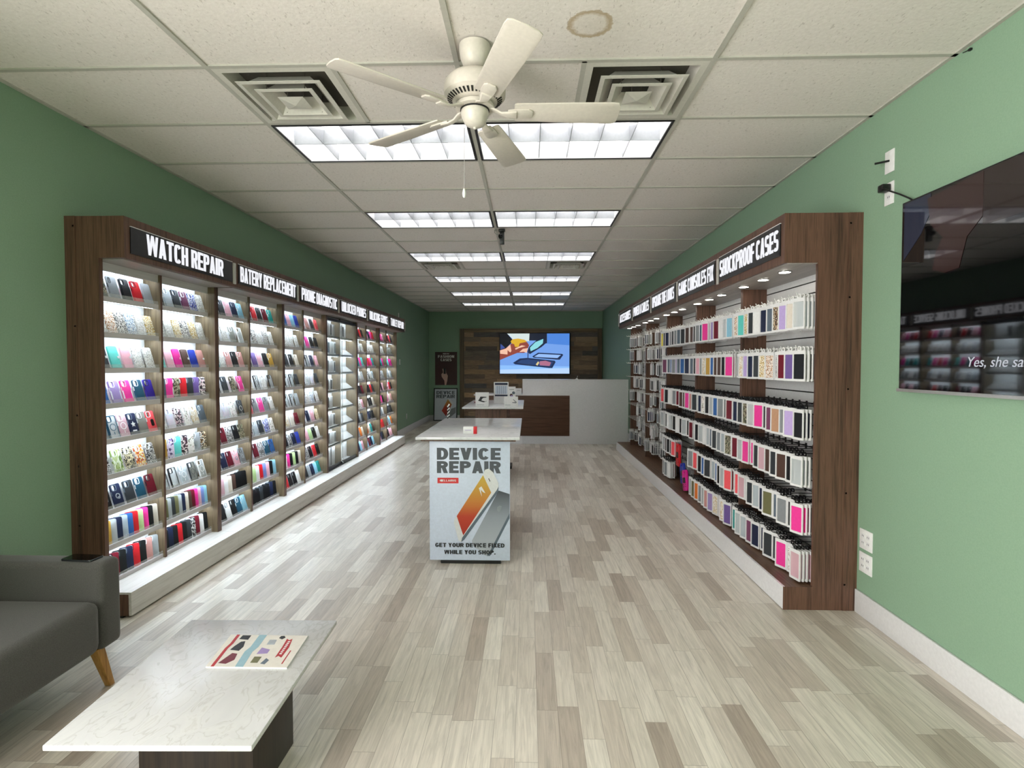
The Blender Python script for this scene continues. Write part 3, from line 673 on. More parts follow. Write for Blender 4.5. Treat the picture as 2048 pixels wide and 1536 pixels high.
# ---------------------------------------------------------------- phone cases
CW, CH, CT = .074, .15, .010
def case_geo(style, k=1.0):
    """q square camera window, p pill camera window, f plain folio, c clear plate in a bumper; local x right, y up, z towards the buyer"""
    m = M(); w, h = CW * k, CH * k
    out = rrect(w, h, .011 * k, 4, 0, h / 2)
    if style == 'f': m.prism(out, -CT, 0, 0)
    elif style == 'p': m.prism(out, -CT, 0, 0, holes=[rrect(.016, .034, .007, 3, -w / 2 + .017, h - .026)])
    elif style == 'c':
        m.prism(out, -CT * .5, -.001, 0, holes=[rrect(.03, .032, .008, 3, -w / 2 + .021, h - .023)])
        m.prism(out, -CT, .001, 1, holes=[rrect(w - .007, h - .007, .008, 4, 0, h / 2)])
        m.prism(rrect(.037, .039, .011, 4, -w / 2 + .021, h - .023), -.004, .0015, 1, holes=[rrect(.03, .032, .008, 3, -w / 2 + .021, h - .023)])
    else: m.prism(out, -CT, 0, 0, holes=[rrect(.031, .034, .009, 3, -w / 2 + .022, h - .024)])
    return m
GEO = {s_: case_geo(s_) for s_ in 'qpfc'}
CASEMESH = {}
def case_mesh(style, code, rim='bk'):
    key = (style, code, rim if style == 'c' else '')
    if key not in CASEMESH:
        mats = [P[code][1]] + ([P[rim][1]] if style == 'c' else [])
        CASEMESH[key] = GEO[style].mesh('case_' + style + '_' + code, mats)
    return CASEMESH[key]
EXTRA = {}
def extra(kind, col):
    key = (kind, col)
    if key in EXTRA: return EXTRA[key]
    w, h = CW, CH; q = M()
    if kind == 'camera_surround': q.prism(rrect(.039, .042, .012, 4, -w / 2 + .022, h - .024), -.001, .0018, 0, holes=[rrect(.031, .034, .009, 3, -w / 2 + .022, h - .024)])
    elif kind == 'pill_surround': q.prism(rrect(.021, .039, .009, 4, -w / 2 + .017, h - .026), -.001, .0015, 0, holes=[rrect(.016, .034, .007, 3, -w / 2 + .017, h - .026)])
    elif kind == 'magnet_ring':
        q.prism(circ(.0235, 24, 0, h * .5), 0, .0008, 0, holes=[circ(.0195, 24, 0, h * .5)]); q.box((-.0022, h * .5 - .047, 0), (.0022, h * .5 - .03, .0008))
    elif kind == 'star_emblem':
        pts = [((.021 if i % 2 == 0 else .0095) * math.sin(pi * i / 5), h * .5 + (.021 if i % 2 == 0 else .0095) * math.cos(pi * i / 5)) for i in range(10)]
        q.prism(pts, 0, .0008); q.box((-.017, .028, 0), (.017, .037, .0008))
    elif kind == 'grip_pad': q.prism(rrect(.026, .048, .011, 5, .004, h * .45), 0, .003)
    elif kind == 'ring_stand':
        q.prism(circ(.017, 20, 0, h * .48), 0, .003, 0, holes=[circ(.0125, 20, 0, h * .48)]); q.prism(circ(.008, 12, .004, h * .40), 0, .006)
    elif kind == 'clasp': q.prism(rrect(.018, .015, .003, 3, w / 2 - .007, h * .52), 0, .003)
    elif kind == 'card_holder': q.prism(rrect(w * .92, h * .66, .006, 3, 0, h * .36), 0, .004)
    elif kind == 'side_button': q.box((-w / 2 - .0015, h * .52, -.007), (-w / 2 + .002, h * .7, -.001))
    elif kind == 'grip_rail': q.box((-.0025, h * .2, -.004), (.0025, h * .55, .0012))
    EXTRA[key] = q.mesh(kind, [P[col][1]]); return EXTRA[key]
FEAT = {'m': 'with magnet ring', 's': 'with star emblem', 'd': 'with grip pad', 'k': 'with ring stand', 'w': 'wallet folio with clasp', 'v': 'with card holder', 'x': 'with grip rails'}
def parse(tok):
    """'hp' 'hp.p' 'cl/bk.cm': colour[/rim].styles"""
    a, _, st = tok.partition('.'); code, _, rim = a.partition('/')
    style = next((c for c in st if c in 'qpfc'), 'c' if rim else 'q')
    if 'w' in st: style = 'f'
    return code, rim or 'bk', style, [c for c in st if c in FEAT]
DETAIL = {'gs', 'gg', 'gd', 'gb', 'go2'}
def add_case(tok, mx, rowlab, nth, parts, total):
    code, rim, style, feats = parse(tok)
    o = link(bpy.data.objects.new('phone_case', case_mesh(style, code, rim))); o.matrix_basis = mx
    word = P[code][0] + (f' with {P[rim][0]} bumper' if style == 'c' else '')
    f = ' ' + FEAT[feats[0]] if feats else ''
    if 'w' in feats: word, f = P[code][0] + ' wallet folio', ''
    noun = '' if 'w' in feats else ' phone case'
    lab = (f'{P[code][0]} phone case {FEAT[feats[0]]}' if feats and 'w' not in feats else word + noun if style != 'c' else f'{P[code][0]} phone case, {P[rim][0]} bumper')
    tag(o, f'{lab}, {ORD[nth]} on {rowlab}', 'phone case', 'phone cases on the left shelves')
    if parts:
        contrast = {'ch': 'sl', 'bk': 'ch', 'nv': 'sl', 'hp': 'pk', 'pu': 'li', 'li': 'wh', 'rd': 'mr', 'cm': 'bk', 'mg': 'pk', 'bl': 'nv', 'in': 'nv', 'mr': 'bk', 'gy': 'ch'}.get(code, 'wh' if code not in ('wh', 'cr') else 'gy')
        if style == 'q' and code not in DETAIL: child('camera_surround', extra('camera_surround', contrast), o)
        if style == 'p': child('camera_surround', extra('pill_surround', contrast), o)
        if style in 'qp' and code not in DETAIL: child('side_button', extra('side_button', contrast), o)
        for c in feats:
            k, col = {'m': ('magnet_ring', rim if style == 'c' else 'wh'), 's': ('star_emblem', 'wh'), 'd': ('grip_pad', 'bk'), 'k': ('ring_stand', 'si'), 'w': ('clasp', 'bk' if code == 'ch' else contrast), 'v': ('card_holder', code), 'x': ('grip_rail', 'wh')}[c]
            if c == 'w' and code == 'ch': col = 'wh'
            if k == 'grip_rail':
                for s_ in (-1, 1): child(k, extra(k, col), o, Matrix.Translation((s_ * (CW / 2 - .0015), 0, 0)))
            else: child(k, extra(k, col), o)
    return o
ROWS_L = {
 0: ['cm gy.p bk.v rd.v si.f', 'gs.f go2.f gd.f gb.f gs.f gg.f', 'ch.w aq.w pk.w gs.f gs.f', 'bl.x li.x hp.x dt in', 'cl/dt.cm cl/dt.cm cp.m nv.s sm co.d', 'bw fg by fo bw',
     'bk.k nv.k ch dt mr', 'go cl.p nv.p ct.p bl.p rd.p lm.p hp.p bk.p cr.p', 'bk mr bk nv rd bk ro si'],
 1: ['ch.p ct ch pl bc gs.f', 'gs.f gs.f gg.f gd.f gg.f gs.f', 'aq.w pk.w mg.w br.w ry.f ro.w', 'sl hp.x cm rd ch pu.x fl', 'fw op fl fw mz sl.p', 'go fp aq fl fw si.k le.m',
     'cl/bk.c cl/bk.c ct.m sm/ch.cm cl/wh.cm', 'ol.p cl.p ch.p ol.p cl.p nv.p cr.p br.p mr.p hp.p cp.p bb.p lb.p', 'bk nv bk rd bk ch bw mr wh bk'],
 2: ['sl.p ch pk.p nv lb.p', 'le gs.f sm cl/wh.c', 'aq gs.f ro bk ro', 'ch.x ch cm hp.x', 'ma op fw ch.m', 'bk mr bw bk cm', 'bk nv mr pk.k gy.k', 'ch.p cp.p wh.p cr.p br.p bk.p bk.p bk.p', 'le.p bk wh bk dt lb.p'],
 3: ['nv rd.p bk mr tl.p', 'gs.f gd.f gs.f gd.f gs.f', 'ch.w pu.w pk.w bk.w go', 'mz cl/bk.cm ma cl/bk.c', 'co gy hp gy ma', 'fl ct ch bc fw', 'si mr bw dt bl', 'cr.p lm.p wh.p rd.p bb.p pk.p bk.p lb.p', 'mr bk bk ch bk bk nv bk'],
 4: ['nv.p bl pk lb.p ry', 'gs.f gs.f gs.f gs.f', 'ch.w ch bk cr', 'gg.f cl/bk.c cl/bk.c ch', 'hp cl/bk.cm cl/bk.cm ct', 'gg.f mz cr mr', 'ch bk bw nv ry', 'rd.p wh.p hp.p bk.p lm.p bk.p cr.p', 'bk rd bk bk wh.p'],
 5: ['rd ro ch.p co', 'aq.w hp.w bk.w bk.w', 'bw cl/bk.cm nv pk', 'cl/bk.c cl/wh.c op ch', 'gb.f fw gb.f ma', 'cl nv pk gg.f', 'cr pk lm.p bk wh', 'bk bw bk rd bk', 'bk bk si nv lb.p tl'],
}
COLW = ['first', 'second', 'third', 'fourth', 'fifth', 'sixth']
def case_mx(y, z, tight, lean=16):
    th = math.radians(10 if tight else lean); c, s_ = math.cos(th), math.sin(th)
    R = Matrix(((0, -s_, c), (1, 0, 0), (0, c, s_))).to_4x4()
    ps = math.radians(-34 if tight else 0)
    return Matrix.Translation((XD - (.0375 if tight else .016), y, z - .0085)) @ Matrix.Rotation(ps, 4, 'Z') @ R
stuffL = M(); stuffL_mats = []; stuffL_i = {}
def stuff_slot(store, idx, mt):
    if mt.name not in idx: idx[mt.name] = len(store); store.append(mt)
    return idx[mt.name]
rnd = random.Random(11)
count_cases = 0
for col in range(12):
    b = col // 2
    if b == 3: continue
    ya, yb = LY[b], LY[b + 1]; ym = (ya + yb) / 2
    c0, c1 = ((ya + .075, ym - .012) if col % 2 == 0 else (ym + .012, yb - .027))
    for k in range(9):
        if col < 6: toks = ROWS_L[col][k].split()
        else:
            pool = {0: 'rd mr pk co hp bk nv', 1: 'cl ma ct fw sm gs.f', 2: 'hp mg aq rd bk tl lb', 3: 'ma bw fw ct cl', 4: 'pk rd ro ch bk mr', 5: 'ro cr fw bk hp pk', 6: 'bk ch nv gy wh', 7: 'or rd cr lb tl gy br', 8: 'bk ch mr lb nv pk'}[k].split()
            toks = [rnd.choice(pool) for _ in range(5)]
        n = len(toks); W = c1 - c0; tight = n > 6
        for i, tk in enumerate(toks):
            y = c0 + W * (i + .5) / n
            if n == 6: y = c0 + .036 + (W - .072) * i / 5
            if n <= 5: y += rnd.uniform(-.004, .004)
            mx = case_mx(y, SHZ[k], tight)
            if n == 6 or (n == 5 and W < .4): mx = mx @ Matrix.Rotation(0, 4, 'Z')
            if tight: mx = case_mx(c0 + .04 + (W - .082) * i / (n - 1), SHZ[k], True)
            if col < 6 and count_cases < 300:
                add_case(tk, mx, f'the {ORD[k + 1]} shelf down, {COLW[col]} left-hand column', i + 1, col < 4, n); count_cases += 1
            else:
                code, rim, style, _f = parse(tk)
                mm = {0: stuff_slot(stuffL_mats, stuffL_i, P[code][1]), 1: stuff_slot(stuffL_mats, stuffL_i, P[rim][1])}
                stuffL.merge(GEO[style], mx, mm)
o = part('far_phone_cases', stuffL, stuffL_mats); o['kind'] = 'stuff'
tag(o, 'rows of assorted phone cases on the far left-hand shelves past the glass doors', 'phone cases')

# white phone boxes behind the glass doors
ya, yb = LY[3], LY[4]; ym = (ya + yb) / 2
BOXM = {}
def phone_box(y, z, w, h, d, kind, lab, lean=0):
    key = (w, h, d, kind)
    if key not in BOXM:
        a = M().box((-d, -w / 2, 0), (0, w / 2, h)).mesh('phone_box', [whitepaper], .002)
        c = M().box((0, -w * .3, h * .12), (.0012, w * .3, h * .9)).mesh('printed_picture', [P[kind][1]]) if kind else None
        BOXM[key] = (a, c)
    a, c = BOXM[key]
    o = link(bpy.data.objects.new('phone_box', a)); o.matrix_basis = Matrix.Translation((XD - .03, y, z)) @ Matrix.Rotation(math.radians(-lean), 4, 'Y')
    if c: child('printed_picture', c, o)
    tag(o, lab, 'phone box', 'white phone boxes behind the glass')
def zs(k): return 1.87 - .235 * k
n_ = 0
spec = [(0, [('mr', .1, .17), ('', .09, .17), ('ch', .06, .165), ('', .07, .16)]), (1, [('gy', .11, .17), ('sl', .1, .17), ('', .08, .17), ('gy', .07, .165)]),
        (2, [('', .1, .17), ('gy', .08, .17), ('', .1, .17), ('ch', .06, .15)]), (3, [('fw', .09, .15), ('sm', .08, .15), ('ch', .09, .15)]),
        (4, [('', .09, .16), ('bk', .08, .16), ('', .09, .16)]), (5, [('', .08, .17), ('gy', .07, .17), ('', .09, .17), ('ch', .07, .16)]),
        (6, [('', .1, .17), ('ch', .08, .165), ('', .09, .16), ('gy', .07, .15)])]
for k, row in spec:
    y = ya + .09
    for i, (kd, w, h) in enumerate(row):
        desc = f'white phone box with {P[kd][0]} picture' if kd else 'plain white phone box'
        phone_box(y + w / 2, zs(k), w, h, .035, kd, f'{desc}, {ORD[i + 1]} on shelf {ORD[k + 1]} down behind glass doors'); y += w + .03
for i in range(4): phone_box(ya + .13 + i * .1, .152, .085, .3 if i < 3 else .26, .035, '' if i % 2 else 'gy', f'tall white box, {ORD[i + 1]} on the bottom behind the near glass door')
for i in range(2): phone_box(ym + .1 + i * .14, zs(0), .08, .17, .035, 'ch', f'white box with dark picture, {ORD[i + 1]} on top shelf behind the far glass door')
for i in range(3):
    o = link(bpy.data.objects.new('phone_box', M().box((-.07, -.06, 0), (0, .06, .028)).mesh('flat_box', [whitepaper], .002))); o.location = (XFR - .075, ym + .09 + i * .16, .152)
    tag(o, f'flat white box, {ORD[i + 1]} on the bottom behind the far glass door', 'phone box', 'white phone boxes behind the glass')

# ---------------------------------------------------------------- the slatwall display on the right: five bays
RY = [3.27, 4.405, 5.58, 6.75, 7.93, 9.10]
RXF, RXB, RXH, RXP = 1.735, 1.925, 1.536, 1.556
SIGNS_R = ['SHOCKPROOF CASES', 'GAME CONSOLES FIX', 'UPGRADE THE LOOKS', 'POWER & CABLES', 'ACCESSORIES']
slat_m = mat('slatwall_white', 'd9dad8', .3)
RW = [1.0, 1.02, .98, .98, .92]
RLAB = ['first', 'second', 'third', 'fourth', 'last']
ROWZ = [1.905, 1.583, 1.222, .93, .635, .345]
FARZ = [1.955 - .222 * k for k in range(8)]
hook_w = mat('hook_white', 'd4d4d0', .4)
def hook_mesh(mt):
    q = M().tube([(0, 0, -.02), (0, 0, 0), (-.262, 0, .0), (-.27, 0, .004), (-.276, 0, .018)], .0026, 6)
    q.box((-.002, -.012, -.03), (.0, .012, .01))
    return q.mesh('wire_hook', [mt], smooth=False)
HOOKS = (hook_mesh(hook_w), hook_mesh(black_pl))
for b in range(5):
    ya, yb = RY[b], RY[b + 1]; ym = (ya + yb) / 2
    u = thing('slatwall_display', f'dark wood slatwall bay of hanging cases, {RLAB[b]} along the right wall', 'display stand', (XR, ym, 0), 'slatwall bays along the right wall')
    e0 = .022; e1 = .022
    part('side_panel', M().box((RXF, ya, .142), (XR, ya + e0, 2.107)), walnut, u)
    part('side_panel', M().box((RXF, yb - e1, .142), (XR, yb, 2.107)), walnut, u)
    q = M(); q.box((RXB + .01, ya + e0, .15), (XR - .01, yb - e1, 2.107), 1)
    z = 2.107
    grooves = [2.057 - .0748 * i for i in range(27) if 2.057 - .0748 * i > .16]
    zz = [2.107] + [v for g in grooves for v in (g + .0045, g - .0045)] + [.15]
    for i in range(0, len(zz) - 1, 2): q.box((RXB, ya + e0, zz[i + 1]), (RXB + .011, yb - e1, zz[i]), 0)
    part('slatwall', q, [slat_m, darkgap], u)
    hd = part('header', M().box((RXH, ya, 2.107), (XR, yb, 2.403)), walnut, u)
    part('soffit', M().box((RXH + .02, ya + .004, 2.103), (RXB, yb - .004, 2.107)), soffit_m, u)
    sign_parts(hd, SIGNS_R[b], RXH, ya + .045, yb - .05, 2.158, 2.352, -1, RW[b], .128, yb - .018)
    for i, dy in enumerate((.28, .6, .94)):
        y = ya + dy
        d = part('downlight', M().lathe([(.034, -.006), (.042, -.004), (.042, 0)], (1.672, y, 2.103), 24), chrome, u)
        part('lens', M().lathe([(.0, -.0075), (.034, -.0065), (.034, -.0055)], (1.672, y, 2.103), 24), puck_m, d)
    ye = yb if b < 4 else 9.42
    part('plinth', M().box((RXP + .014, ya, 0), (XR, ye, .142)), walnut_x, u)
    part('plinth_front', M().box((RXP, ya + (0 if b else .002), .004), (RXP + .014, ye, .1425)), white_gl, u)
    if b == 0:
        fl = part('filler_strip', M().box((1.912, ya - .007, 0), (XR, ya, 2.403)), walnut, u)
        for z in (2.34, 1.9, 1.35, .72, .16): child('screw_cap', M().lathe([(.004, -.004), (.006, -.002), (.006, 0)], n=10, mx=Matrix.Translation((1.922, ya - .007, z)) @ Matrix.Rotation(math.radians(90), 4, 'X')).mesh('screw_cap', [white_sat]), fl)
        part('end_cover', M().box((RXF - .002, ya - .003, .142), (1.912, ya, 2.107)).box((RXH, ya - .003, 2.107), (1.912, ya, 2.403)).box((RXP + .002, ya - .003, .0), (1.912, ya, .142)), walnut, u)

# hanging packs
PW, PH = .093, .19
def pack_geo(k=1.0):
    f = M().prism(rrect(PW * k, PH * k, .004, 2, 0, PH * k / 2), -.007, 0, 0, holes=[rrect(PW * k - .017, PH * k - .036, .004, 2, 0, PH * k / 2 - .004)])
    i = M().prism(rrect(PW * k - .013, PH * k - .03, .008, 3, 0, PH * k / 2 - .004), -.018, -.0045)
    t = M().prism(rrect(.028, .034, .011, 4, 0, PH * k + .01), -.007, -.003, 0, holes=[circ(.008, 12, 0, PH * k + .0135)])
    return f, i, t
PG = {1.0: pack_geo(1.0), .85: pack_geo(.85)}
PM = {}
def pack_mesh(k, code, tab):
    """a far pack in one piece"""
    key = (k, code, tab)
    if key not in PM:
        q = M(); I = Matrix.Identity(4)
        for g, mi in zip(PG[k], (0, 1, 2)): q.merge(g, I, {0: mi})
        PM[key] = q.mesh('case_pack', [whitepaper, P[code][1], tab])
    return PM[key]
for k in (1.0,): PF, PT = PG[k][0].mesh('pack_frame', [whitepaper]), (PG[k][2].mesh('pack_tab_white', [white_sat]), PG[k][2].mesh('pack_tab_black', [black_pl]))
PI = {}
def pack_mx(x, y, z, yaw):
    R = Matrix(((0, 0, -1), (-1, 0, 0), (0, 1, 0))).to_4x4()
    return Matrix.Translation((x, y, z)) @ Matrix.Rotation(math.radians(yaw), 4, 'Z') @ R
# colours from the far hook to the near hook of every row
ROWS_R = {
 0: ['go2 aq gg ch wh nv sl le lv cr cl', 'nv mz lv nv ch gg go2 bw mr pu bk', 'nv ch cm cl hp bk pl tn gy lv bk', 'mr cl hp hp ch cp br ch br bk cl', 'co cp sl ch ct nv ol sl gy bk hp', 'tl cl ct pl nv nv ch ch hp fw cp'],
 1: ['br bk gy dt hp pl li mr wh cl lb', 'sl ch pk gy mz go bl br br bk hp', 'ro ch rd nv fw bk cl bl gy ch mr', 'mr gy bk cl wh ct sl ch gy ct cm', 'gy co bk bk bl ch ct bl bk cl co', 'cl ol or gy cl ro li mz co mz pu'],
 2: ['ye ch nv sl nv ch gy sl ch bk br', 'gy pl li sl bl gy li sl bl gy nv', 'co li bk wh rd gy mr cr br br hp', 'cl bk bk wh cl bk ch wh bk cl bk', 'aq gy bk bk bk co - - - - -', 'wh ch gy wh - - - - - - -'],
}
stuffR = M(); stuffR_m = []; stuffR_i = {}
count_p = 0; rr_ = random.Random(5)
mine = [p for p in 'ch bk nv gy wh cl sl ct li mr br pk bl'.split()]
def into_stuff(k, code, tab, mx):
    for g, mt in zip(PG[k], (whitepaper, P[code][1], tab)): stuffR.merge(g, mx, {0: stuff_slot(stuffR_m, stuffR_i, mt)})
units_R = [o for o in COL.objects if o.get('category') == 'display stand']
for b in range(5):
    ya, yb = RY[b] + .03, RY[b + 1] - .03; u = units_R[b]
    far = b >= 3
    rows = FARZ if far else ROWZ
    nh = 7 if far else 11
    for r, zt in enumerate(rows):
        toks = ROWS_R[b][r].split() if not far else [rr_.choice('wh wh cl ch bk gy sl wh nv'.split()) for _ in range(nh)]
        white = r < 2 or far
        for j in range(nh):
            if toks[j] == '-': continue
            y = yb - .05 - (yb - ya - .1) * j / (nh - 1)
            k = .85 if far else 1.0
            h = PH * k
            zb = zt - h
            child('hook', HOOKS[0 if white else 1], u, Matrix.Translation((RXB - XR, y - (RY[b] + RY[b + 1]) / 2, zt + .0165)))
            depth = (rr_.choice((4, 5, 6, 8)) if r < 2 else rr_.choice((3, 4, 4, 5))) if not far else rr_.choice((1, 2, 3, 4))
            x0 = 1.664 + rr_.choice((0, 0, .006, .012, .03)) + (rr_.choice((.05, .1, .12, .14)) if far else 0)
            hy = rr_.uniform(10, 24) if not far else rr_.uniform(0, 14)
            for d in range(depth):
                x = x0 + d * .0235 + (rr_.uniform(-.002, .002) if d else 0)
                if x > RXB - .025: break
                yaw = hy + (0 if d == 0 else rr_.uniform(-2, 2))
                mx = pack_mx(x, y + rr_.uniform(-.0015, .0015), zb + rr_.uniform(-.0015, .0015), yaw)
                code = toks[j] if d == 0 else rr_.choice(mine + [toks[j]] * 8)
                tab = white_sat if white else black_pl
                if count_p < 300 and ((d == 0 and b < 3) or (d == 1 and b == 0) or (d == 0 and b == 3 and r < 5)):
                    count_p += 1
                    if b < 2:
                        o = link(bpy.data.objects.new('hanging_case_pack', PF)); o.matrix_basis = mx
                        if code not in PI: PI[code] = PG[1.0][1].mesh('pack_case_' + code, [P[code][1]])
                        child('phone_case', PI[code], o); child('hang_tab', PT[0 if white else 1], o)
                    else:
                        o = link(bpy.data.objects.new('hanging_case_pack', pack_mesh(k, code, tab))); o.matrix_basis = mx
                    nth = nh - j
                    lab = f'{P[code][0]} case in white window box, {ORD[nth]} hook, {ORD[r + 1]} row, {RLAB[b]} right-hand bay' if d == 0 else f'{P[code][0]} boxed case second back, {ORD[nth]} hook, {ORD[r + 1]} row, {RLAB[b]} right-hand bay'
                    tag(o, lab, 'packaged phone case', 'boxed cases hanging on the right wall')
                else: into_stuff(k, code, tab, mx)
o = part('deep_case_packs', stuffR, stuffR_m); o['kind'] = 'stuff'
tag(o, 'boxed cases packed behind one another on the hooks of the right-hand bays', 'packaged phone cases')

# bulky tablet cases hung low in the third bay
def tablet(nm, lab, col, y, z, w, h, roll, x=1.69, handle=True, camera=True):
    t = thing(nm, lab, 'tablet case', (x, y, z), 'tablet cases low in the third right-hand bay')
    R = Matrix(((0, 0, -1), (-1, 0, 0), (0, 1, 0))).to_4x4() @ Matrix.Rotation(math.radians(roll), 4, 'Z')
    mt = P[col][1]
    child('shell', M().prism(rrect(w, h, .025, 4, 0, h / 2), -.022, 0, 0, holes=[rrect(w * .36, h * .1, .008, 3, 0, h * .88)]).mesh('tablet_shell', [mt], .003), t, R)
    child('stand_plate', M().prism(rrect(w * .5, h * .26, .012, 4, 0, h * .5), 0, .006).mesh('tablet_plate', [black_pl]), t, R)
    q = M()
    for i in (-1, 1):
        for j in (.2, .3): q.prism(rrect(w * .1, h * .03, .003, 2, i * w * .25, h * j), 0, .003)
    child('grip_ribs', q.mesh('tablet_ribs', [black_pl]), t, R)
tablet('tablet_case', 'blue rugged tablet case tilted low, below the red case in the third bay', 'ry', 5.86, .2, .15, .22, 14)
tablet('tablet_case', 'magenta rugged tablet case tilted lowest, nearest in the third right-hand bay', 'mg', 5.68, .16, .15, .22, 14, 1.665)
tablet('tablet_case', 'red rugged case with handle slot beside aqua box, third right-hand bay', 'rd', 6.03, .36, .14, .25, 0, 1.68)
tablet('tablet_case', 'grey tablet case tilted between the blue and magenta ones, third bay', 'gy', 5.77, .18, .14, .21, 14, 1.72)

# ---------------------------------------------------------------- island tables
def island(lab, ya, group):
    t = thing('display_island', lab, 'display table', (-.44, ya, 0), group)
    part('quartz_top', M().box((-.828, ya, .945), (-.06, ya + 1.43, .965)), quartz, t, .003)
    part('apron', M().box((-.795, ya + .03, .931), (-.09, ya + 1.4, .945)), walnut, t)
    part('pedestal', M().box((-.64, ya + .14, .04), (-.27, ya + 1.25, .925)), walnut, t)
    part('foot', M().box((-.66, ya + .1, 0), (-.235, ya + .36, .04)).box((-.66, ya + .98, 0), (-.235, ya + 1.27, .04)), black_pl, t)
    return t
island('white topped island table in the aisle behind the device repair sign', 3.885, 'island tables')
island('second white topped island table, in front of the reception counter', 6.66, 'island tables')

PWR[0] = .92
# device repair sign board against the front island
SY = 3.955
sg = thing('repair_sign', 'white device repair sign board with two phones, leaning on the front island', 'sign', (-.437, SY, 0))
part('board', M().box((-.737, SY, .03), (-.134, SY + .012, .93)), mat('sign_board', 'c8d2e6', .35), sg, .0015)
part('foot', M().box((-.655, SY + .013, 0), (-.203, SY + .027, .05)), black_pl, sg)
nd, xd, yd = (0, -1, 0), (1, 0, 0), (0, 0, 1)
O = (-.737, SY, .03)
sgrey, ink = mat('sign_grey_ink', '4a4f57', .5), mat('sign_black_ink', '16171b', .5)
def st(nm, s, cx, y, h, w, mt, wr=.72, tr=.23, gap=.16, off=.0):
    q = M(); text_mesh(q, s, (O[0] + cx, O[1] - off, O[2] + y), xd, yd, nd, h, wr, tr, gap, w, 'c', .0008); part(nm, q, mt, sg)
st('heading', 'DEVICE', .295, .757, .09, .478, sgrey, .78, .3, .15); st('heading', 'REPAIR', .295, .657, .09, .478, sgrey, .78, .3, .15)
q = M(); flat_poly(q, [(.06, .58), (.218, .58), (.218, .622), (.06, .622)], O, xd, yd, nd, 0); part('logo_patch', q, mat('logo_red', 'cf2a2c', .4), sg)
q = M(); text_mesh(q, 'CELLAIRIS', (O[0] + .139, O[1] - .0008, O[2] + .594), xd, yd, nd, .0145, .8, .22, .3, .122, 'c', .0008); flat_poly(q, circ(.0085, 14, .0925, .601), O, xd, yd, nd, .0008); part('logo_lettering', q, whitepaper, sg)
def sp(nm, pts, mt, off):
    q = M(); flat_poly(q, pts, O, xd, yd, nd, off); part(nm, q, mt, sg)
# lower phone, seen from the back, then the white one with the orange screen
def Z(px, py): return ((px - 188) / 768 * .603, .9 - (py - 300) / 1150 * .9)
def ZZ(*a): return [Z(*p) for p in a]
def print_ramp(name, z0, z1, stops):
    t = NT(name); tc = t.n.new('ShaderNodeTexCoord'); sp_ = t.n.new('ShaderNodeSeparateXYZ'); t.link(tc.outputs['Object'], sp_.inputs[0])
    f_ = t.math('DIVIDE', t.math('SUBTRACT', sp_.outputs[2], z0), z1 - z0)
    t.link(t.ramp(f_, [(p, hx(c)) for p, c in stops]), t.b.inputs['Base Color']); t.b.inputs['Roughness'].default_value = .35; MATS[name] = t.m; return t.m
sp('phone_back', ZZ((848, 775), (952, 808), (952, 1015), (790, 1335), (765, 1405), (715, 1400), (690, 1368), (600, 1310), (592, 1260)), print_ramp('print_grey_phone', .1, .57, [(0, 'aeb4bd'), (.55, '8d949e'), (.85, '5c626b'), (1, '33373d')]), .0010)
sp('phone_back_edge', ZZ((952, 990), (952, 1040), (795, 1350), (765, 1405), (735, 1405), (770, 1350)), P['sl'][1], .0016)
sp('emblem', ZZ((835, 935), (858, 918), (878, 925), (872, 955), (850, 982), (832, 965)), mat('logo_pale', '8d949c', .3, .6), .0018)
sp('phone_body', ZZ((705, 610), (720, 575), (755, 565), (795, 600), (845, 700), (848, 745), (830, 800), (520, 1240), (490, 1272), (465, 1262), (420, 1090), (425, 1055)), mat('phone_silver', 'd5d6da', .3, .2), .0022)
sp('phone_edge', ZZ((848, 735), (842, 790), (520, 1250), (490, 1272), (500, 1230), (830, 770)), P['sl'][1], .0028)
sp('screen', ZZ((700, 628), (778, 795), (510, 1208), (448, 1022)), print_ramp('screen_orange', .2, .66, [(0, 'a8281c'), (.35, 'b43a22'), (.6, 'c07a30'), (1, 'c2a440')]), .0030)
sp('clock_digits', ZZ((660, 752), (685, 735), (700, 760), (722, 800), (700, 790), (678, 768), (690, 835), (676, 800)), whitepaper, .0042)
sp('speaker_slot', ZZ((750, 660), (756, 656), (770, 686), (764, 690)), ink, .0030)
st('caption', 'GET YOUR DEVICE FIXED', .302, .10, .031, .52, ink, .72, .25, .2, .0044); st('caption', 'WHILE YOU SHOP.', .302, .047, .031, .385, ink, .72, .25, .2, .0044)

# things on the islands
o = thing('product_box', 'small white and red product box on the front island', 'box', (-.445, 4.08, .965))
part('carton', M().box((-.498, 4.08, .965), (-.42, 4.12, 1.02)), whitepaper, o, .001)
part('red_end', M().box((-.42, 4.08, .965), (-.394, 4.12, 1.02)), P['rd'][1], o, .001)
part('printed_line', M().box((-.485, 4.0793, .992), (-.435, 4.08, .996)), P['li'][1], o)
o = thing('spiral_cable', 'twisted black and white cable standing on the far left corner of the front island', 'cable', (-.79, 5.27, .965))
q = M(); pth = [(-.79 + .008 * math.cos(i * .8), 5.27 + .008 * math.sin(i * .8), .967 + i * .0042) for i in range(34)]
part('white_strand', q.tube(pth, .0055, 6), white_sat, o, smooth=True)
q = M(); pth = [(-.79 + .008 * math.cos(i * .8 + pi), 5.27 + .008 * math.sin(i * .8 + pi), .967 + i * .0042) for i in range(28)]
part('black_strand', q.tube(pth, .005, 6), black_pl, o, smooth=True)
def box_on(nm, lab, x0, x1, y, z0, z1, d=.06):
    o = thing(nm, lab, 'box', ((x0 + x1) / 2, y, z0)); part('carton', M().box((x0, y, z0), (x1, y + d, z1)), whitepaper, o, .0015); return o
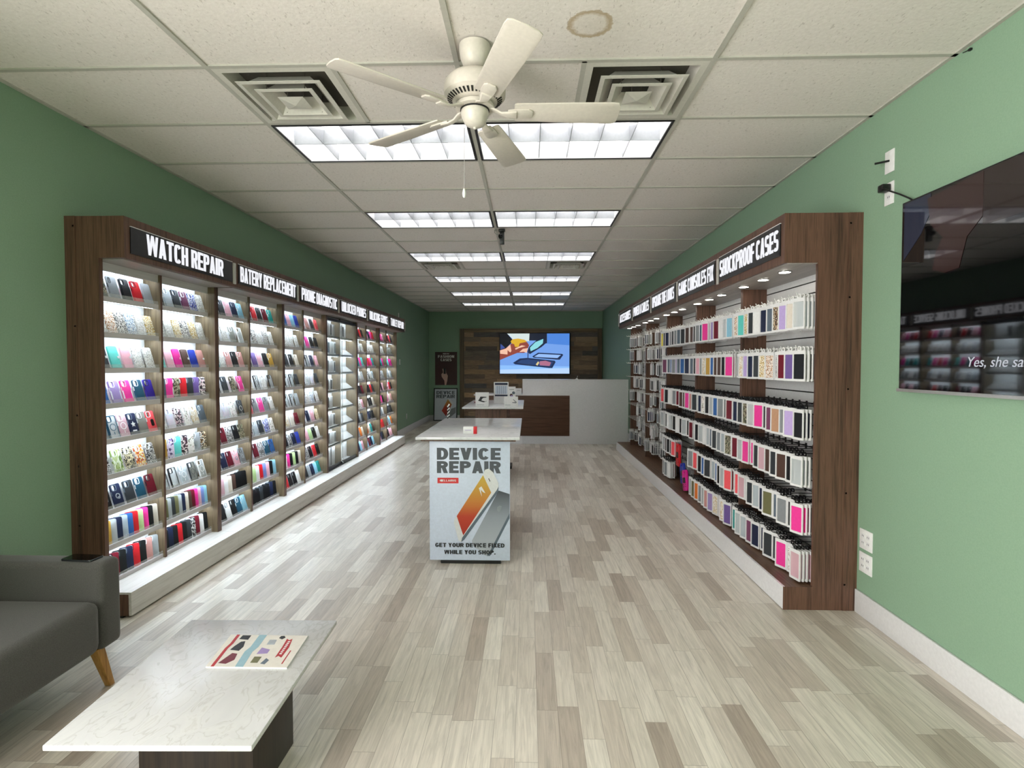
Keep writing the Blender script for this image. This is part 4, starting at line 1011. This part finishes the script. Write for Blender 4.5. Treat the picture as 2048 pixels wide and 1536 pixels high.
def on_face(o, nm, x0, y, z0, pts, mt, off=.0): q = M(); flat_poly(q, pts, (x0, y, z0), xd, yd, nd, off); part(nm, q, mt, o)
o = box_on('stand_box', 'white box picturing a black folding phone stand, on the second island', -.668, -.5, 6.75, .965, 1.147)
on_face(o, 'stand_picture', -.668, 6.75, .965, [(.035, .075), (.065, .13), (.14, .128), (.142, .12), (.095, .112), (.075, .082), (.13, .068), (.14, .078), (.142, .07), (.105, .058)], ink)
on_face(o, 'printed_line', -.668, 6.75, .965, [(.02, .022), (.11, .022), (.11, .027), (.02, .027)], P['gy'][1])
o = box_on('charger_box', 'low white box picturing a charging stand, front right of the second island', -.302, -.128, 6.75, .965, 1.093, .08)
on_face(o, 'charger_picture', -.302, 6.75, .965, [(.1, .05), (.15, .045), (.16, .06), (.115, .1), (.11, .095), (.14, .062), (.105, .06)], P['gy'][1])
on_face(o, 'printed_line', -.302, 6.75, .965, [(.01, .02), (.08, .02), (.08, .028), (.01, .028)], P['si'][1])
o = box_on('watch_box', 'tall white box with round watch pictures behind the charger box', -.265, -.165, 7.0, .965, 1.21)
for cx, cz, c in ((.045, .135, 'br'), (.075, .165, 'sl'), (.05, .115, 'li')): on_face(o, 'watch_picture', -.265, 7.0, .965, circ(.02, 16, cx, cz), P[c][1], .0003 * cx)
on_face(o, 'printed_line', -.265, 7.0, .965, [(.02, .205), (.08, .205), (.08, .212), (.02, .212)], P['gy'][1])
o = thing('price_sign', 'blue and white price list in an acrylic stand on the second island', 'sign', (-.37, 7.35, .965))
part('sheet', M().box((-.472, 7.35, .965), (-.268, 7.356, 1.262)), whitepaper, o)
on_face(o, 'blue_header', -.472, 7.35, .965, [(.015, .255), (.19, .255), (.19, .285), (.015, .285)], P['nv'][1])
on_face(o, 'price_table', -.472, 7.35, .965, [(.02, .13), (.185, .13), (.185, .245), (.02, .245)], mat('print_pale_blue', 'b9c4d4', .5))
q = M()
for i in range(5): flat_poly(q, [(.045 + i * .028, .132), (.049 + i * .028, .132), (.049 + i * .028, .243), (.045 + i * .028, .243)], (-.472, 7.35, .965), xd, yd, nd, .0008)
part('table_rules', q, P['sl'][1], o)
on_face(o, 'blue_footer', -.472, 7.35, .965, [(.015, .1), (.19, .1), (.19, .122), (.015, .122)], P['nv'][1])
part('acrylic_base', M().box((-.472, 7.35, .965), (-.268, 7.42, .969)), acryl, o)
o = thing('lens_cloth', 'small red pouch lying on the left edge of the second island', 'pouch', (-.72, 7.5, .965))
part('pouch', M().prism(rrect(.07, .1, .02, 4, -.72, 7.5), .965, .98), P['mr'][1], o, .004); part('flap', M().prism(rrect(.066, .04, .015, 4, -.72, 7.53), .98, .984), P['ro'][1], o, .001)

# ---------------------------------------------------------------- reception counter
CY = 10.11
c = thing('reception_counter', 'white reception counter with brown wood inset across the back', 'counter', (.9, CY, 0))
part('white_front', M().box((-.105, CY, .0), (1.89, CY + .04, 1.2)), white_gl, c, .003)
part('white_top', M().box((-.105, CY, 1.2), (1.89, CY + .32, 1.222)), white_gl, c, .003)
part('end_panel', M().box((-.105, CY + .04, .0), (-.065, CY + .32, 1.2)).box((1.85, CY + .04, 0), (1.89, CY + .32, 1.2)), white_gl, c)
part('wood_inset', M().box((-1.0, CY - .012, .152), (.785, CY - .0005, .918)), wood('walnut_counter', ['3a2519', '4e3424', '5c4030', '452d1f'], axis=0), c, .002)
part('low_front', M().box((-1.0, CY, 0), (-.105, CY + .04, .918)), walnut_x, c)
part('low_worktop', M().box((-1.03, CY - .02, .918), (-.105, CY + .62, .938)), white_gl, c, .003)
part('low_side', M().box((-1.0, CY + .04, 0), (-.97, CY + .6, .918)), walnut, c)
part('kick_strip', M().box((-1.0, CY - .01, 0), (-.105, CY, .152)), white_gl, c)
o = box_on('card_box', 'small white box on the low worktop beside the tall counter', -.24, -.122, CY + .06, .938, 1.05)
on_face(o, 'printed_line', -.24, CY + .06, .938, [(.03, .07), (.09, .07), (.09, .076), (.03, .076)], P['gy'][1])
o = box_on('paper_tray', 'grey tray on the low worktop behind the second island', -.66, -.56, CY + .2, .938, .985, .2)
on_face(o, 'tray_front', -.66, CY + .2, .938, [(.002, .002), (.098, .002), (.098, .044), (.002, .044)], P['gy'][1])
o = thing('pen_stand', 'tiny white pen stand on top of the tall counter', 'pen stand', (.93, CY + .1, 1.222))
part('base', M().lathe([(.025, 0), (.025, .012), (.01, .018)], (.93, CY + .1, 1.222), 16), white_sat, o); part('pen', M().tube([(.93, CY + .1, 1.238), (.945, CY + .1, 1.29)], .004, 6), white_sat, o)

# ---------------------------------------------------------------- back wall
a = thing('wood_feature_wall', 'rustic reclaimed wood feature panel behind the back television', 'wall panel', (.08, YB, 0))
AX0, AX1, AZ = -1.84, XR - .02, 2.475
part('planks', M().box((AX0 + .12, YB - .05, 0), (AX1 - .12, YB, AZ - .1)), rustic, a)
bw_ = wood('rustic_border', ['3d342a', '5a4a38', '705c44', '4a3d30'], axis=2, scale=.5); bh_ = wood('rustic_border_flat', ['3d342a', '6a563c', '8a7250', '54452f'], axis=0, scale=.5)
part('border_board', M().box((AX0, YB - .07, 0), (AX0 + .12, YB, AZ)), bw_, a); part('border_board', M().box((AX1 - .12, YB - .07, 0), (AX1, YB, AZ)), bw_, a)
part('border_board', M().box((AX0 + .12, YB - .07, AZ - .1), (AX1 - .12, YB, AZ)), bh_, a)
def flat_em(nm, col, s=1.0): return emitter('picture_' + nm, col, s)
TVX0, TVX1, TVZ0, TVZ1, TVY = -.752, 1.1, 1.268, 2.336, 14.26
tv = thing('wall_tv', 'large lit television showing phone repair on the rustic wood panel', 'television', (.17, TVY, 1.8))
part('casing', M().box((TVX0 - .015, TVY, TVZ0 - .018), (TVX1 + .03, TVY + .09, TVZ1 + .015)), black_pl, tv, .004)
O2 = (TVX0, TVY, TVZ0); TW_, TH_ = TVX1 - TVX0, TVZ1 - TVZ0
def tp(nm, pts, col, off, s=.85):
    q = M(); flat_poly(q, [((x - 135) / 1770 * TW_, (1 - (y - 225) / 1005) * TH_) for x, y in pts], O2, xd, yd, nd, off, 0, .0008); part(nm, q, flat_em(nm + col, col, s), tv)
tp('screen', [(135, 225), (1905, 225), (1905, 1230), (135, 1230)], '6f9be0', 0)
tp('picture_sky', [(1340, 225), (1905, 225), (1905, 520), (1340, 480)], '4a80d2', .001)
tp('picture_table', [(135, 1020), (1905, 1050), (1905, 1230), (135, 1230)], '86b6f0', .001)
tp('picture_shine', [(135, 1130), (1905, 1090), (1905, 1230), (135, 1230)], 'b0cdf6', .002)
tp('picture_window', [(320, 225), (890, 225), (880, 420), (480, 380)], 'ccdad8', .002)
tp('picture_dark', [(890, 225), (1335, 225), (1335, 470), (1240, 480), (1100, 400), (880, 400)], '141a2c', .002)
tp('picture_sleeve', [(135, 225), (320, 225), (450, 370), (420, 470), (290, 590), (135, 640)], '0b0d14', .003)
tp('picture_cuff', [(150, 480), (270, 580), (150, 630)], '3a4f94', .004)
tp('picture_arm', [(135, 640), (290, 590), (420, 480), (620, 430), (830, 440), (880, 520), (830, 640), (760, 710), (580, 710), (350, 800), (135, 890)], '8c4238', .004)
tp('picture_hand', [(135, 650), (290, 600), (400, 500), (430, 660), (400, 700), (330, 640), (330, 750), (140, 730)], 'e8b9a0', .005)
tp('picture_finger', [(520, 600), (690, 520), (790, 540), (620, 590), (540, 630)], 'eabfa8', .005)
tp('picture_palm', [(630, 690), (720, 610), (850, 590), (820, 710), (740, 680)], 'e6b8a2', .005)
tp('picture_glove', [(410, 420), (450, 370), (600, 350), (760, 380), (830, 430), (640, 470), (610, 560), (520, 560), (500, 490), (430, 470)], 'd3a62c', .006)
tp('picture_phone_rim', [(1250, 350), (1340, 440), (1200, 560), (900, 740), (830, 680), (880, 560), (1060, 400)], '1b2440', .006)
tp('picture_phone', [(1240, 360), (1230, 470), (1090, 590), (920, 670), (900, 580), (1040, 440)], '86cfd6', .007)
tp('picture_tool', [(840, 640), (870, 640), (860, 880), (840, 860)], '2c3a66', .007)
for nm, ou, inn, ci in (('picture_frame', [(960, 800), (1110, 705), (1720, 735), (1750, 760), (1660, 880), (1600, 880), (1000, 830)], [(1010, 800), (1130, 735), (1690, 762), (1600, 840), (1080, 815)], '8fb4ea'),
                        ('picture_device', [(470, 960), (640, 850), (840, 835), (1530, 905), (1555, 940), (1470, 1090), (1400, 1090), (520, 995)], [(560, 960), (680, 890), (850, 870), (1500, 930), (1430, 1050), (1180, 1040)], '27406e')):
    tp(nm + '_rim', ou, '1c2a4e', .006); tp(nm, inn, ci, .007)
tp('picture_parts', [(1150, 920), (1300, 905), (1440, 950), (1400, 1040), (1150, 1020)], 'a86a84', .008)
tp('picture_chip', [(1050, 1000), (1110, 920), (1140, 960), (1090, 1030)], 'd8c48c', .008)

p1 = thing('fashion_poster', 'dark red fashion cases poster on the back wall beside the wood panel', 'poster', (-2.21, YB, 1.4))
part('sheet', M().box((-2.515, YB - .012, .957), (-1.917, YB, 1.85)), mat('poster_red', '3f0d15', .4), p1)
O3 = (-2.515, YB - .012, .957)
def pp(o, nm, pts, mt, off, O_): q = M(); flat_poly(q, pts, O_, xd, yd, nd, off); part(nm, q, mt, o)
pskin = mat('poster_skin', 'c9a294', .5); pw = mat('poster_white', 'd8d2d0', .5)
for s_, z, h, w in (('FASHION', .735, .072, .44), ('CASES', .645, .072, .3), ('NEW', .83, .03, .17)):
    q = M(); text_mesh(q, s_, (-2.216, YB - .012, .957 + z), xd, yd, nd, h, .72, .24, .18, w, 'c', .0008); part('lettering', q, pw, p1)
pp(p1, 'pictured_hand', [(.26, 0), (.3, 0), (.33, .12), (.345, .25), (.3, .33), (.29, .45), (.27, .44), (.275, .34), (.24, .36), (.22, .45), (.2, .43), (.215, .34), (.17, .29), (.18, .22), (.25, .12)], pskin, .001, O3)
pp(p1, 'pictured_phone', [(.23, .3), (.29, .3), (.29, .45), (.23, .45)], ink, .002, O3)
p2 = thing('floor_poster', 'black framed device repair poster standing on the floor against the back wall', 'poster', (-2.22, YB - .15, 0))
R2 = Matrix.Translation((0, YB - .16, 0)) @ Matrix.Rotation(math.radians(-7), 4, 'X')
child('frame', M().prism([(-2.54, 0), (-1.9, 0), (-1.9, .88), (-2.54, .88)], -.012, .012, 0, R2 @ Matrix.Rotation(math.radians(90), 4, 'X'), holes=[[(-2.515, .025), (-1.925, .025), (-1.925, .855), (-2.515, .855)]]).mesh('poster_frame', [black_pl]), p2, Matrix.Translation((2.22, -YB + .15, 0)))
def tilt_part(nm, q, mt): 
    q.v = [tuple(R2 @ Vector(p)) for p in q.v]; part(nm, q, mt, p2)
tilt_part('sheet', M().box((-2.52, 0, .02), (-1.92, .008, .86)), mat('poster_sheet', 'c5cad4', .45))
q = M(); text_mesh(q, 'DEVICE', (-2.22, 0, .715), xd, yd, nd, .09, .72, .23, .16, .5, 'c', .001); text_mesh(q, 'REPAIR', (-2.22, 0, .61), xd, yd, nd, .09, .72, .23, .16, .5, 'c', .001); tilt_part('heading', q, sgrey)
q = M(); flat_poly(q, [(.36, .56), (.47, .42), (.32, .1), (.2, .25)], (-2.52, 0, .02), xd, yd, nd, .001); tilt_part('pictured_phone', q, MATS['screen_orange'])
q = M(); flat_poly(q, [(.36, .56), (.42, .57), (.52, .46), (.35, .1), (.32, .1), (.47, .42)], (-2.52, 0, .02), xd, yd, nd, .001); tilt_part('pictured_phone_edge', q, MATS['phone_silver'])
q = M(); flat_poly(q, [(.45, .3), (.58, .35), (.58, .2), (.4, .05), (.34, .05)], (-2.52, 0, .02), xd, yd, nd, .001); tilt_part('pictured_phone_back', q, P['gy'][1])

# ---------------------------------------------------------------- television on the right wall
t2 = thing('wall_television', 'large dark television with silver lower edge on the right green wall', 'television', (1.97, 2.0, 1.85))
TX, TA, TB, T0, T1 = 1.945, 1.12, 2.862, 1.372, 2.334
part('casing', M().box((TX + .001, TA, T0), (TX + .03, TB, T1)), black_pl, t2, .003)
part('rear_housing', M().box((TX + .028, TA + .3, T0 + .1), (XR - .002, TB - .3, T1 - .25)), black_pl, t2)
part('screen', M().box((TX, TA + .006, T0), (TX + .002, TB - .006, T1 - .006)), mat('tv_glass', '040405', .035, spec=.75, coat=.5), t2)
part('lower_edge', M().box((TX - .004, TA, T0 - .016), (TX + .03, TB + .012, T0)), mat('tv_silver', 'c2c4c4', .3, .6), t2, .002)
nd3, xd3 = (-1, 0, 0), (0, -1, 0)
O4 = (TX - .0006, TB, T1)
def tq(nm, pts, col, s, off):
    q = M(); flat_poly(q, pts, O4, xd3, yd, nd3, off); part(nm, q, mat('tvpic_' + col, col, .06, emit=s, ecol=col, coat=.5), t2)
tq('picture_sleeve', [(.02, -.01), (.2, -.01), (.2, -.1), (.14, -.19), (.02, -.3)], '1b2c4a', .35, 0)
tq('picture_red', [(.5, -.01), (1.2, -.01), (1.2, -.24), (.5, -.24)], '3c1c16', .16, 0)
tq('picture_face', [(.18, -.03), (.5, -.01), (.5, -.2), (.42, -.27), (.38, -.4), (.3, -.41), (.22, -.38), (.24, -.3), (.28, -.24), (.2, -.16)], '4a2220', .24, .0008)
me = font_mesh('Yes, she said to', .062)
sub = link(bpy.data.objects.new('subtitle', me)); sub.parent = t2
me.materials.append(emitter('subtitle_white', 'b9bcc4', .8))
sub.matrix_basis = Matrix.Translation(Vector((TX - .0014, 2.43, 1.487)) - Vector(t2.location)) @ Matrix(((0, 0, -1), (-1, 0, 0), (0, 1, 0))).to_4x4()

def plate(nm, lab, x, y, z, w, h, sgn, kind, cat='socket', grp=None):
    """wall plate on a side wall; sgn -1 faces -X"""
    t = thing(nm, lab, cat, (x, y, z), grp)
    x1 = x + sgn * .006
    part('cover_plate', M().box((x, y - w / 2, z - h / 2), (x1, y + w / 2, z + h / 2)), white_sat, t, .002)
    cols = [0] if w < .09 else [-w * .2, w * .2]
    for cy in cols:
        if kind == 'outlet':
            for dz in (-h * .17, h * .17):
                f = part('socket_face', M().box((x1, y + cy - .016, z + dz - .013), (x1 + sgn * .0015, y + cy + .016, z + dz + .013)), whitepaper, t)
                part('slots', M().box((x1 + sgn * .0015, y + cy - .008, z + dz - .004), (x1 + sgn * .002, y + cy - .005, z + dz + .006)).box((x1 + sgn * .0015, y + cy + .005, z + dz - .004), (x1 + sgn * .002, y + cy + .008, z + dz + .006)), darkgap, f)
        elif kind == 'switch': part('rocker', M().box((x1, y + cy - .015, z - .03), (x1 + sgn * .003, y + cy + .015, z + .03)), whitepaper, t)
    return t
plate('wall_outlet', 'white four-socket wall outlet by the display end, upper of two', XR, 3.177, .462, .118, .118, -1, 'outlet', grp='outlets beside the right display')
plate('wall_outlet', 'white four-socket wall outlet by the display end, lower of two', XR, 3.177, .323, .118, .118, -1, 'outlet', grp='outlets beside the right display')
t = plate('wall_outlet', 'white blank wall plate with black stub, above the television plug', XR, 3.037, 2.615, .075, .122, -1, '')
part('cable_stub', M().tube([(XR - .006, 3.037, 2.62), (XR - .07, 3.06, 2.612)], .006, 8), black_pl, t)
plate('wall_outlet', 'white wall outlet holding the black television plug', XR, 3.035, 2.44, .075, .122, -1, 'outlet')
k = thing('power_cord', 'black power plug and cord running to the right wall television', 'cord', (XR - .01, 3.035, 2.47))
part('plug', M().box((XR - .055, 3.012, 2.448), (XR - .008, 3.058, 2.488)), black_pl, k, .006)
part('cable', M().tube([(XR - .05, 3.02, 2.466), (XR - .055, 2.99, 2.45), (XR - .05, 2.95, 2.425), (XR - .04, 2.9, 2.395), (XR - .03, 2.84, 2.355), (XR - .015, 2.79, 2.31), (XR - .012, 2.75, 2.27)], .0045, 8), black_pl, k, smooth=True)
plate('wall_outlet', 'white wall outlet low on the left wall past the display', XL, 11.7, .365, .075, .115, 1, 'outlet')
plate('light_switch', 'white light switch on the left wall past the display', XL, 11.1, 1.56, .075, .115, 1, 'switch', 'switch')
plate('light_switch', 'narrow grey plate high on the left wall past the display', XL, 11.03, 2.5, .05, .15, 1, '', 'wall plate')
o = thing('ceiling_clip', 'tiny black cable clip where the right wall meets the ceiling', 'clip', (XR, 2.5, 2.9))
part('clip', M().box((XR - .012, 2.5, 2.91), (XR, 2.515, 2.92)), black_pl, o, .002); part('wire_end', M().tube([(XR - .008, 2.515, 2.916), (XR - .008, 2.545, 2.922)], .002, 6), black_pl, o)

# ---------------------------------------------------------------- waiting corner: sofa, coffee table
sf = thing('sofa', 'grey felt sofa with tapered wooden legs against the left wall', 'sofa', (-2.25, 1.6, 0))
SA = .55
part('seat', M().box((-2.52, SA + .13, .2), (-1.915, 2.322, .44)), sofa_m, sf, .045, 4)
part('armrest', M().box((-2.66, 2.326, .195), (-1.922, 2.448, .598)), sofa_m, sf, .03, 4)
part('armrest', M().box((-2.66, SA, .195), (-1.922, SA + .125, .598)), sofa_m, sf, .03, 4)
part('backrest', M().box((-2.66, SA + .13, .2), (-2.46, 2.322, .82)), sofa_m, sf, .04, 4)
leg_m = wood('oak_leg', ['8a5f2c', 'a87a3e', 'b98a4c', '956a34'])
for x0, y0, dx, dy in ((-1.975, 2.35, .02, .05), (-1.975, SA + .1, .02, -.05), (-2.6, 2.35, -.02, .05), (-2.6, SA + .1, -.02, -.05)):
    a_, b_ = .022, .014
    vs = [(x0 + s * a_, y0 + t_ * a_, .2) for s, t_ in ((-1, -1), (1, -1), (1, 1), (-1, 1))] + [(x0 + dx + s * b_, y0 + dy + t_ * b_, 0) for s, t_ in ((-1, -1), (1, -1), (1, 1), (-1, 1))]
    part('leg', M().add(vs, [(0, 1, 2, 3), (7, 6, 5, 4), (0, 4, 5, 1), (1, 5, 6, 2), (2, 6, 7, 3), (3, 7, 4, 0)]), leg_m, sf, .003)
ph = thing('smartphone', 'black smartphone lying on the sofa armrest', 'phone', (-2.06, 2.385, .598))
R = Matrix.Translation((-2.06, 2.385, .598)) @ Matrix.Rotation(math.radians(86), 4, 'Z')
child('body', M().prism(rrect(.074, .152, .011, 5), 0, .0085).mesh('smartphone_body', [mat('phone_edge_steel', '55585c', .25, .8)], .0015), ph, Matrix.Rotation(math.radians(86), 4, 'Z'))
child('screen', M().prism(rrect(.071, .149, .010, 5), .0085, .0091).mesh('smartphone_screen', [black_gl]), ph, Matrix.Rotation(math.radians(86), 4, 'Z'))

ct = thing('coffee_table', 'low coffee table with white veined top and dark wood block base', 'table', (-1.1, 1.82, 0))
marble = pattern('veined_top', [(.3, 'c6c6c9'), (.47, 'cacacc'), (.5, 'bcbbbb'), (.52, 'c8c8ca'), (.62, 'cccccd'), (.66, 'c3c2c2'), (.7, 'cacacb')], 9, 'swirl', rough=.22, interp='LINEAR', stretch=(1.5, .7, 1))
m = M().add([(-1.372, 1.437, .402), (-.778, 1.453, .402), (-.804, 2.197, .402), (-1.418, 2.183, .402), (-1.372, 1.437, .42), (-.778, 1.453, .42), (-.804, 2.197, .42), (-1.418, 2.183, .42)],
            [(0, 1, 2, 3)[::-1], (4, 5, 6, 7), (0, 1, 5, 4), (1, 2, 6, 5), (2, 3, 7, 6), (3, 0, 4, 7)])
part('table_top', m, marble, ct, .004)
part('base', M().box((-1.32, 1.735, 0), (-.925, 2.04, .402)), wood('dark_wenge', ['17120f', '261e19', '31271f', '1e1814']), ct, .002)
mg = thing('magazine', 'product catalogue with red ribbon banner on the coffee table', 'magazine', (-1.0, 1.94, .42))
A, B, Cc, D = Vector((-1.141, 1.828)), Vector((-.85, 1.83)), Vector((-.867, 2.052)), Vector((-1.175, 2.051))
def mgq(x, y):                                          # photo crop coordinates of the cover -> table
    u, v = x, y
    return tuple((A * (1 - u) + B * u) * (1 - v) + (D * (1 - u) + Cc * u) * v)
part('pages', M().prism([tuple(A), tuple(B), tuple(Cc), tuple(D)], .4205, .4265), whitepaper, mg)
def mp(nm, pts, mt, off=0): part(nm, M().prism([mgq(*p) for p in pts], .4265 + off, .4269 + off), mt, mg)
m_red, m_blue = mat('print_red', 'a8262c', .5), mat('print_blue', '8fb0bd', .5)
mp('cover', [(0, 0), (1, 0), (1, 1), (0, 1)], mat('print_cream', 'd9d4cc', .5), 0)
mp('red_band', [(.06, 0), (.1, 0), (.1, .55), (.12, .7), (.12, 1), (.08, 1), (.08, .7), (.06, .55)], m_red, .0004)
mp('blue_band', [(.36, 0), (.46, 0), (.44, .45), (.47, .6), (.47, 1), (.37, 1), (.37, .6), (.34, .45)], m_blue, .0004)
mp('ribbon', [(.77, .28), (.8, .33), (.85, .28), (.86, .6), (.83, .88), (.8, .83), (.76, .88), (.77, .6)], m_red, .0004)
q = M()
for i in range(8): q.prism([mgq(.795, .38 + i * .055), mgq(.825, .38 + i * .055), mgq(.825, .41 + i * .055), mgq(.795, .41 + i * .055)], .4273, .4277)
part('ribbon_print', q, whitepaper, mg)
for nm, pts, mt in (('pictured_wallet', [(.12, .1), (.22, .08), (.29, .2), (.27, .38), (.2, .4), (.16, .25)], P['mr'][1]), ('pictured_bag', [(.14, .5), (.26, .47), (.28, .6), (.25, .78), (.2, .76), (.16, .62)], ink),
                    ('pictured_tablet', [(.15, .85), (.27, .83), (.27, .98), (.16, .98)], ink), ('pictured_frame', [(.51, .12), (.6, .12), (.6, .3), (.51, .3)], P['ol'][1]), ('pictured_cards', [(.51, .38), (.64, .4), (.64, .52), (.52, .58)], P['li'][1]),
                    ('pictured_case', [(.55, .68), (.65, .68), (.64, .84), (.55, .84)], P['si'][1]), ('pictured_charm', [(.65, .9), (.7, .86), (.73, .92), (.7, .98), (.66, .97)], ink), ('pictured_ring', [(.64, .1), (.7, .08), (.72, .2), (.67, .26)], P['sl'][1]), ('printed_rule', [(.9, .1), (.915, .1), (.915, .5), (.9, .5)], m_red)):
    mp(nm, pts, mt, .0004)

# ---------------------------------------------------------------- light from outside, world, camera
w = bpy.data.worlds.new('World'); SC.world = w; w.use_nodes = True
bg = w.node_tree.nodes['Background']; bg.inputs['Color'].default_value = (1, .965, .955, 1); bg.inputs['Strength'].default_value = 16
for nm, loc, rot, a_, b_ in (('window_portal', (XL - .11, (VY0 + VY1) / 2, (WZ0 + WZ1) / 2), (math.radians(90), 0, math.radians(-90)), VY1 - VY0, WZ1 - WZ0),):
    pl_ = bpy.data.lights.new(nm, 'AREA'); pl_.shape = 'RECTANGLE'; pl_.size = a_; pl_.size_y = b_
    pl_.cycles.is_portal = True
    po = link(bpy.data.objects.new(nm, pl_)); po.location = loc; po.rotation_euler = rot

cam = bpy.data.cameras.new('Camera'); co = link(bpy.data.objects.new('Camera', cam)); SC.camera = co
f, yaw, pitch, roll = 1067.84, -.02934, .02956, .00005
cy, sy = math.cos(yaw), math.sin(yaw); cp, sn = math.cos(pitch), math.sin(pitch)
Yw = Matrix(((cy, 0, -sy), (0, 1, 0), (sy, 0, cy))); Pw = Matrix(((1, 0, 0), (0, cp, sn), (0, -sn, cp)))
Rw = Pw @ Yw                                             # rows: right, up, forward in (x, up, depth)
def tob(v): return Vector((v[0], v[2], v[1]))
r_, u_, f_ = tob(Rw[0]), tob(Rw[1]), tob(Rw[2])
mx = Matrix((r_, u_, -f_)).transposed().to_4x4(); mx.translation = (0, 0, 1.4937); co.matrix_world = mx
cam.sensor_width = 36; cam.lens = 36 * f / 2048; cam.shift_x = -.00037; cam.shift_y = -.00298; cam.clip_start = .05; cam.clip_end = 100
vs_ = SC.view_settings; SC.display_settings.display_device = 'sRGB'; vs_.view_transform = 'Standard'; vs_.look = 'None'; vs_.gamma = 1; vs_.use_curve_mapping = False; vs_.exposure = 0.42
try:
    SC.cycles.use_denoising = True; SC.cycles.max_bounces = 10; SC.cycles.transparent_max_bounces = 24; SC.cycles.sample_clamp_indirect = 6
except Exception: pass
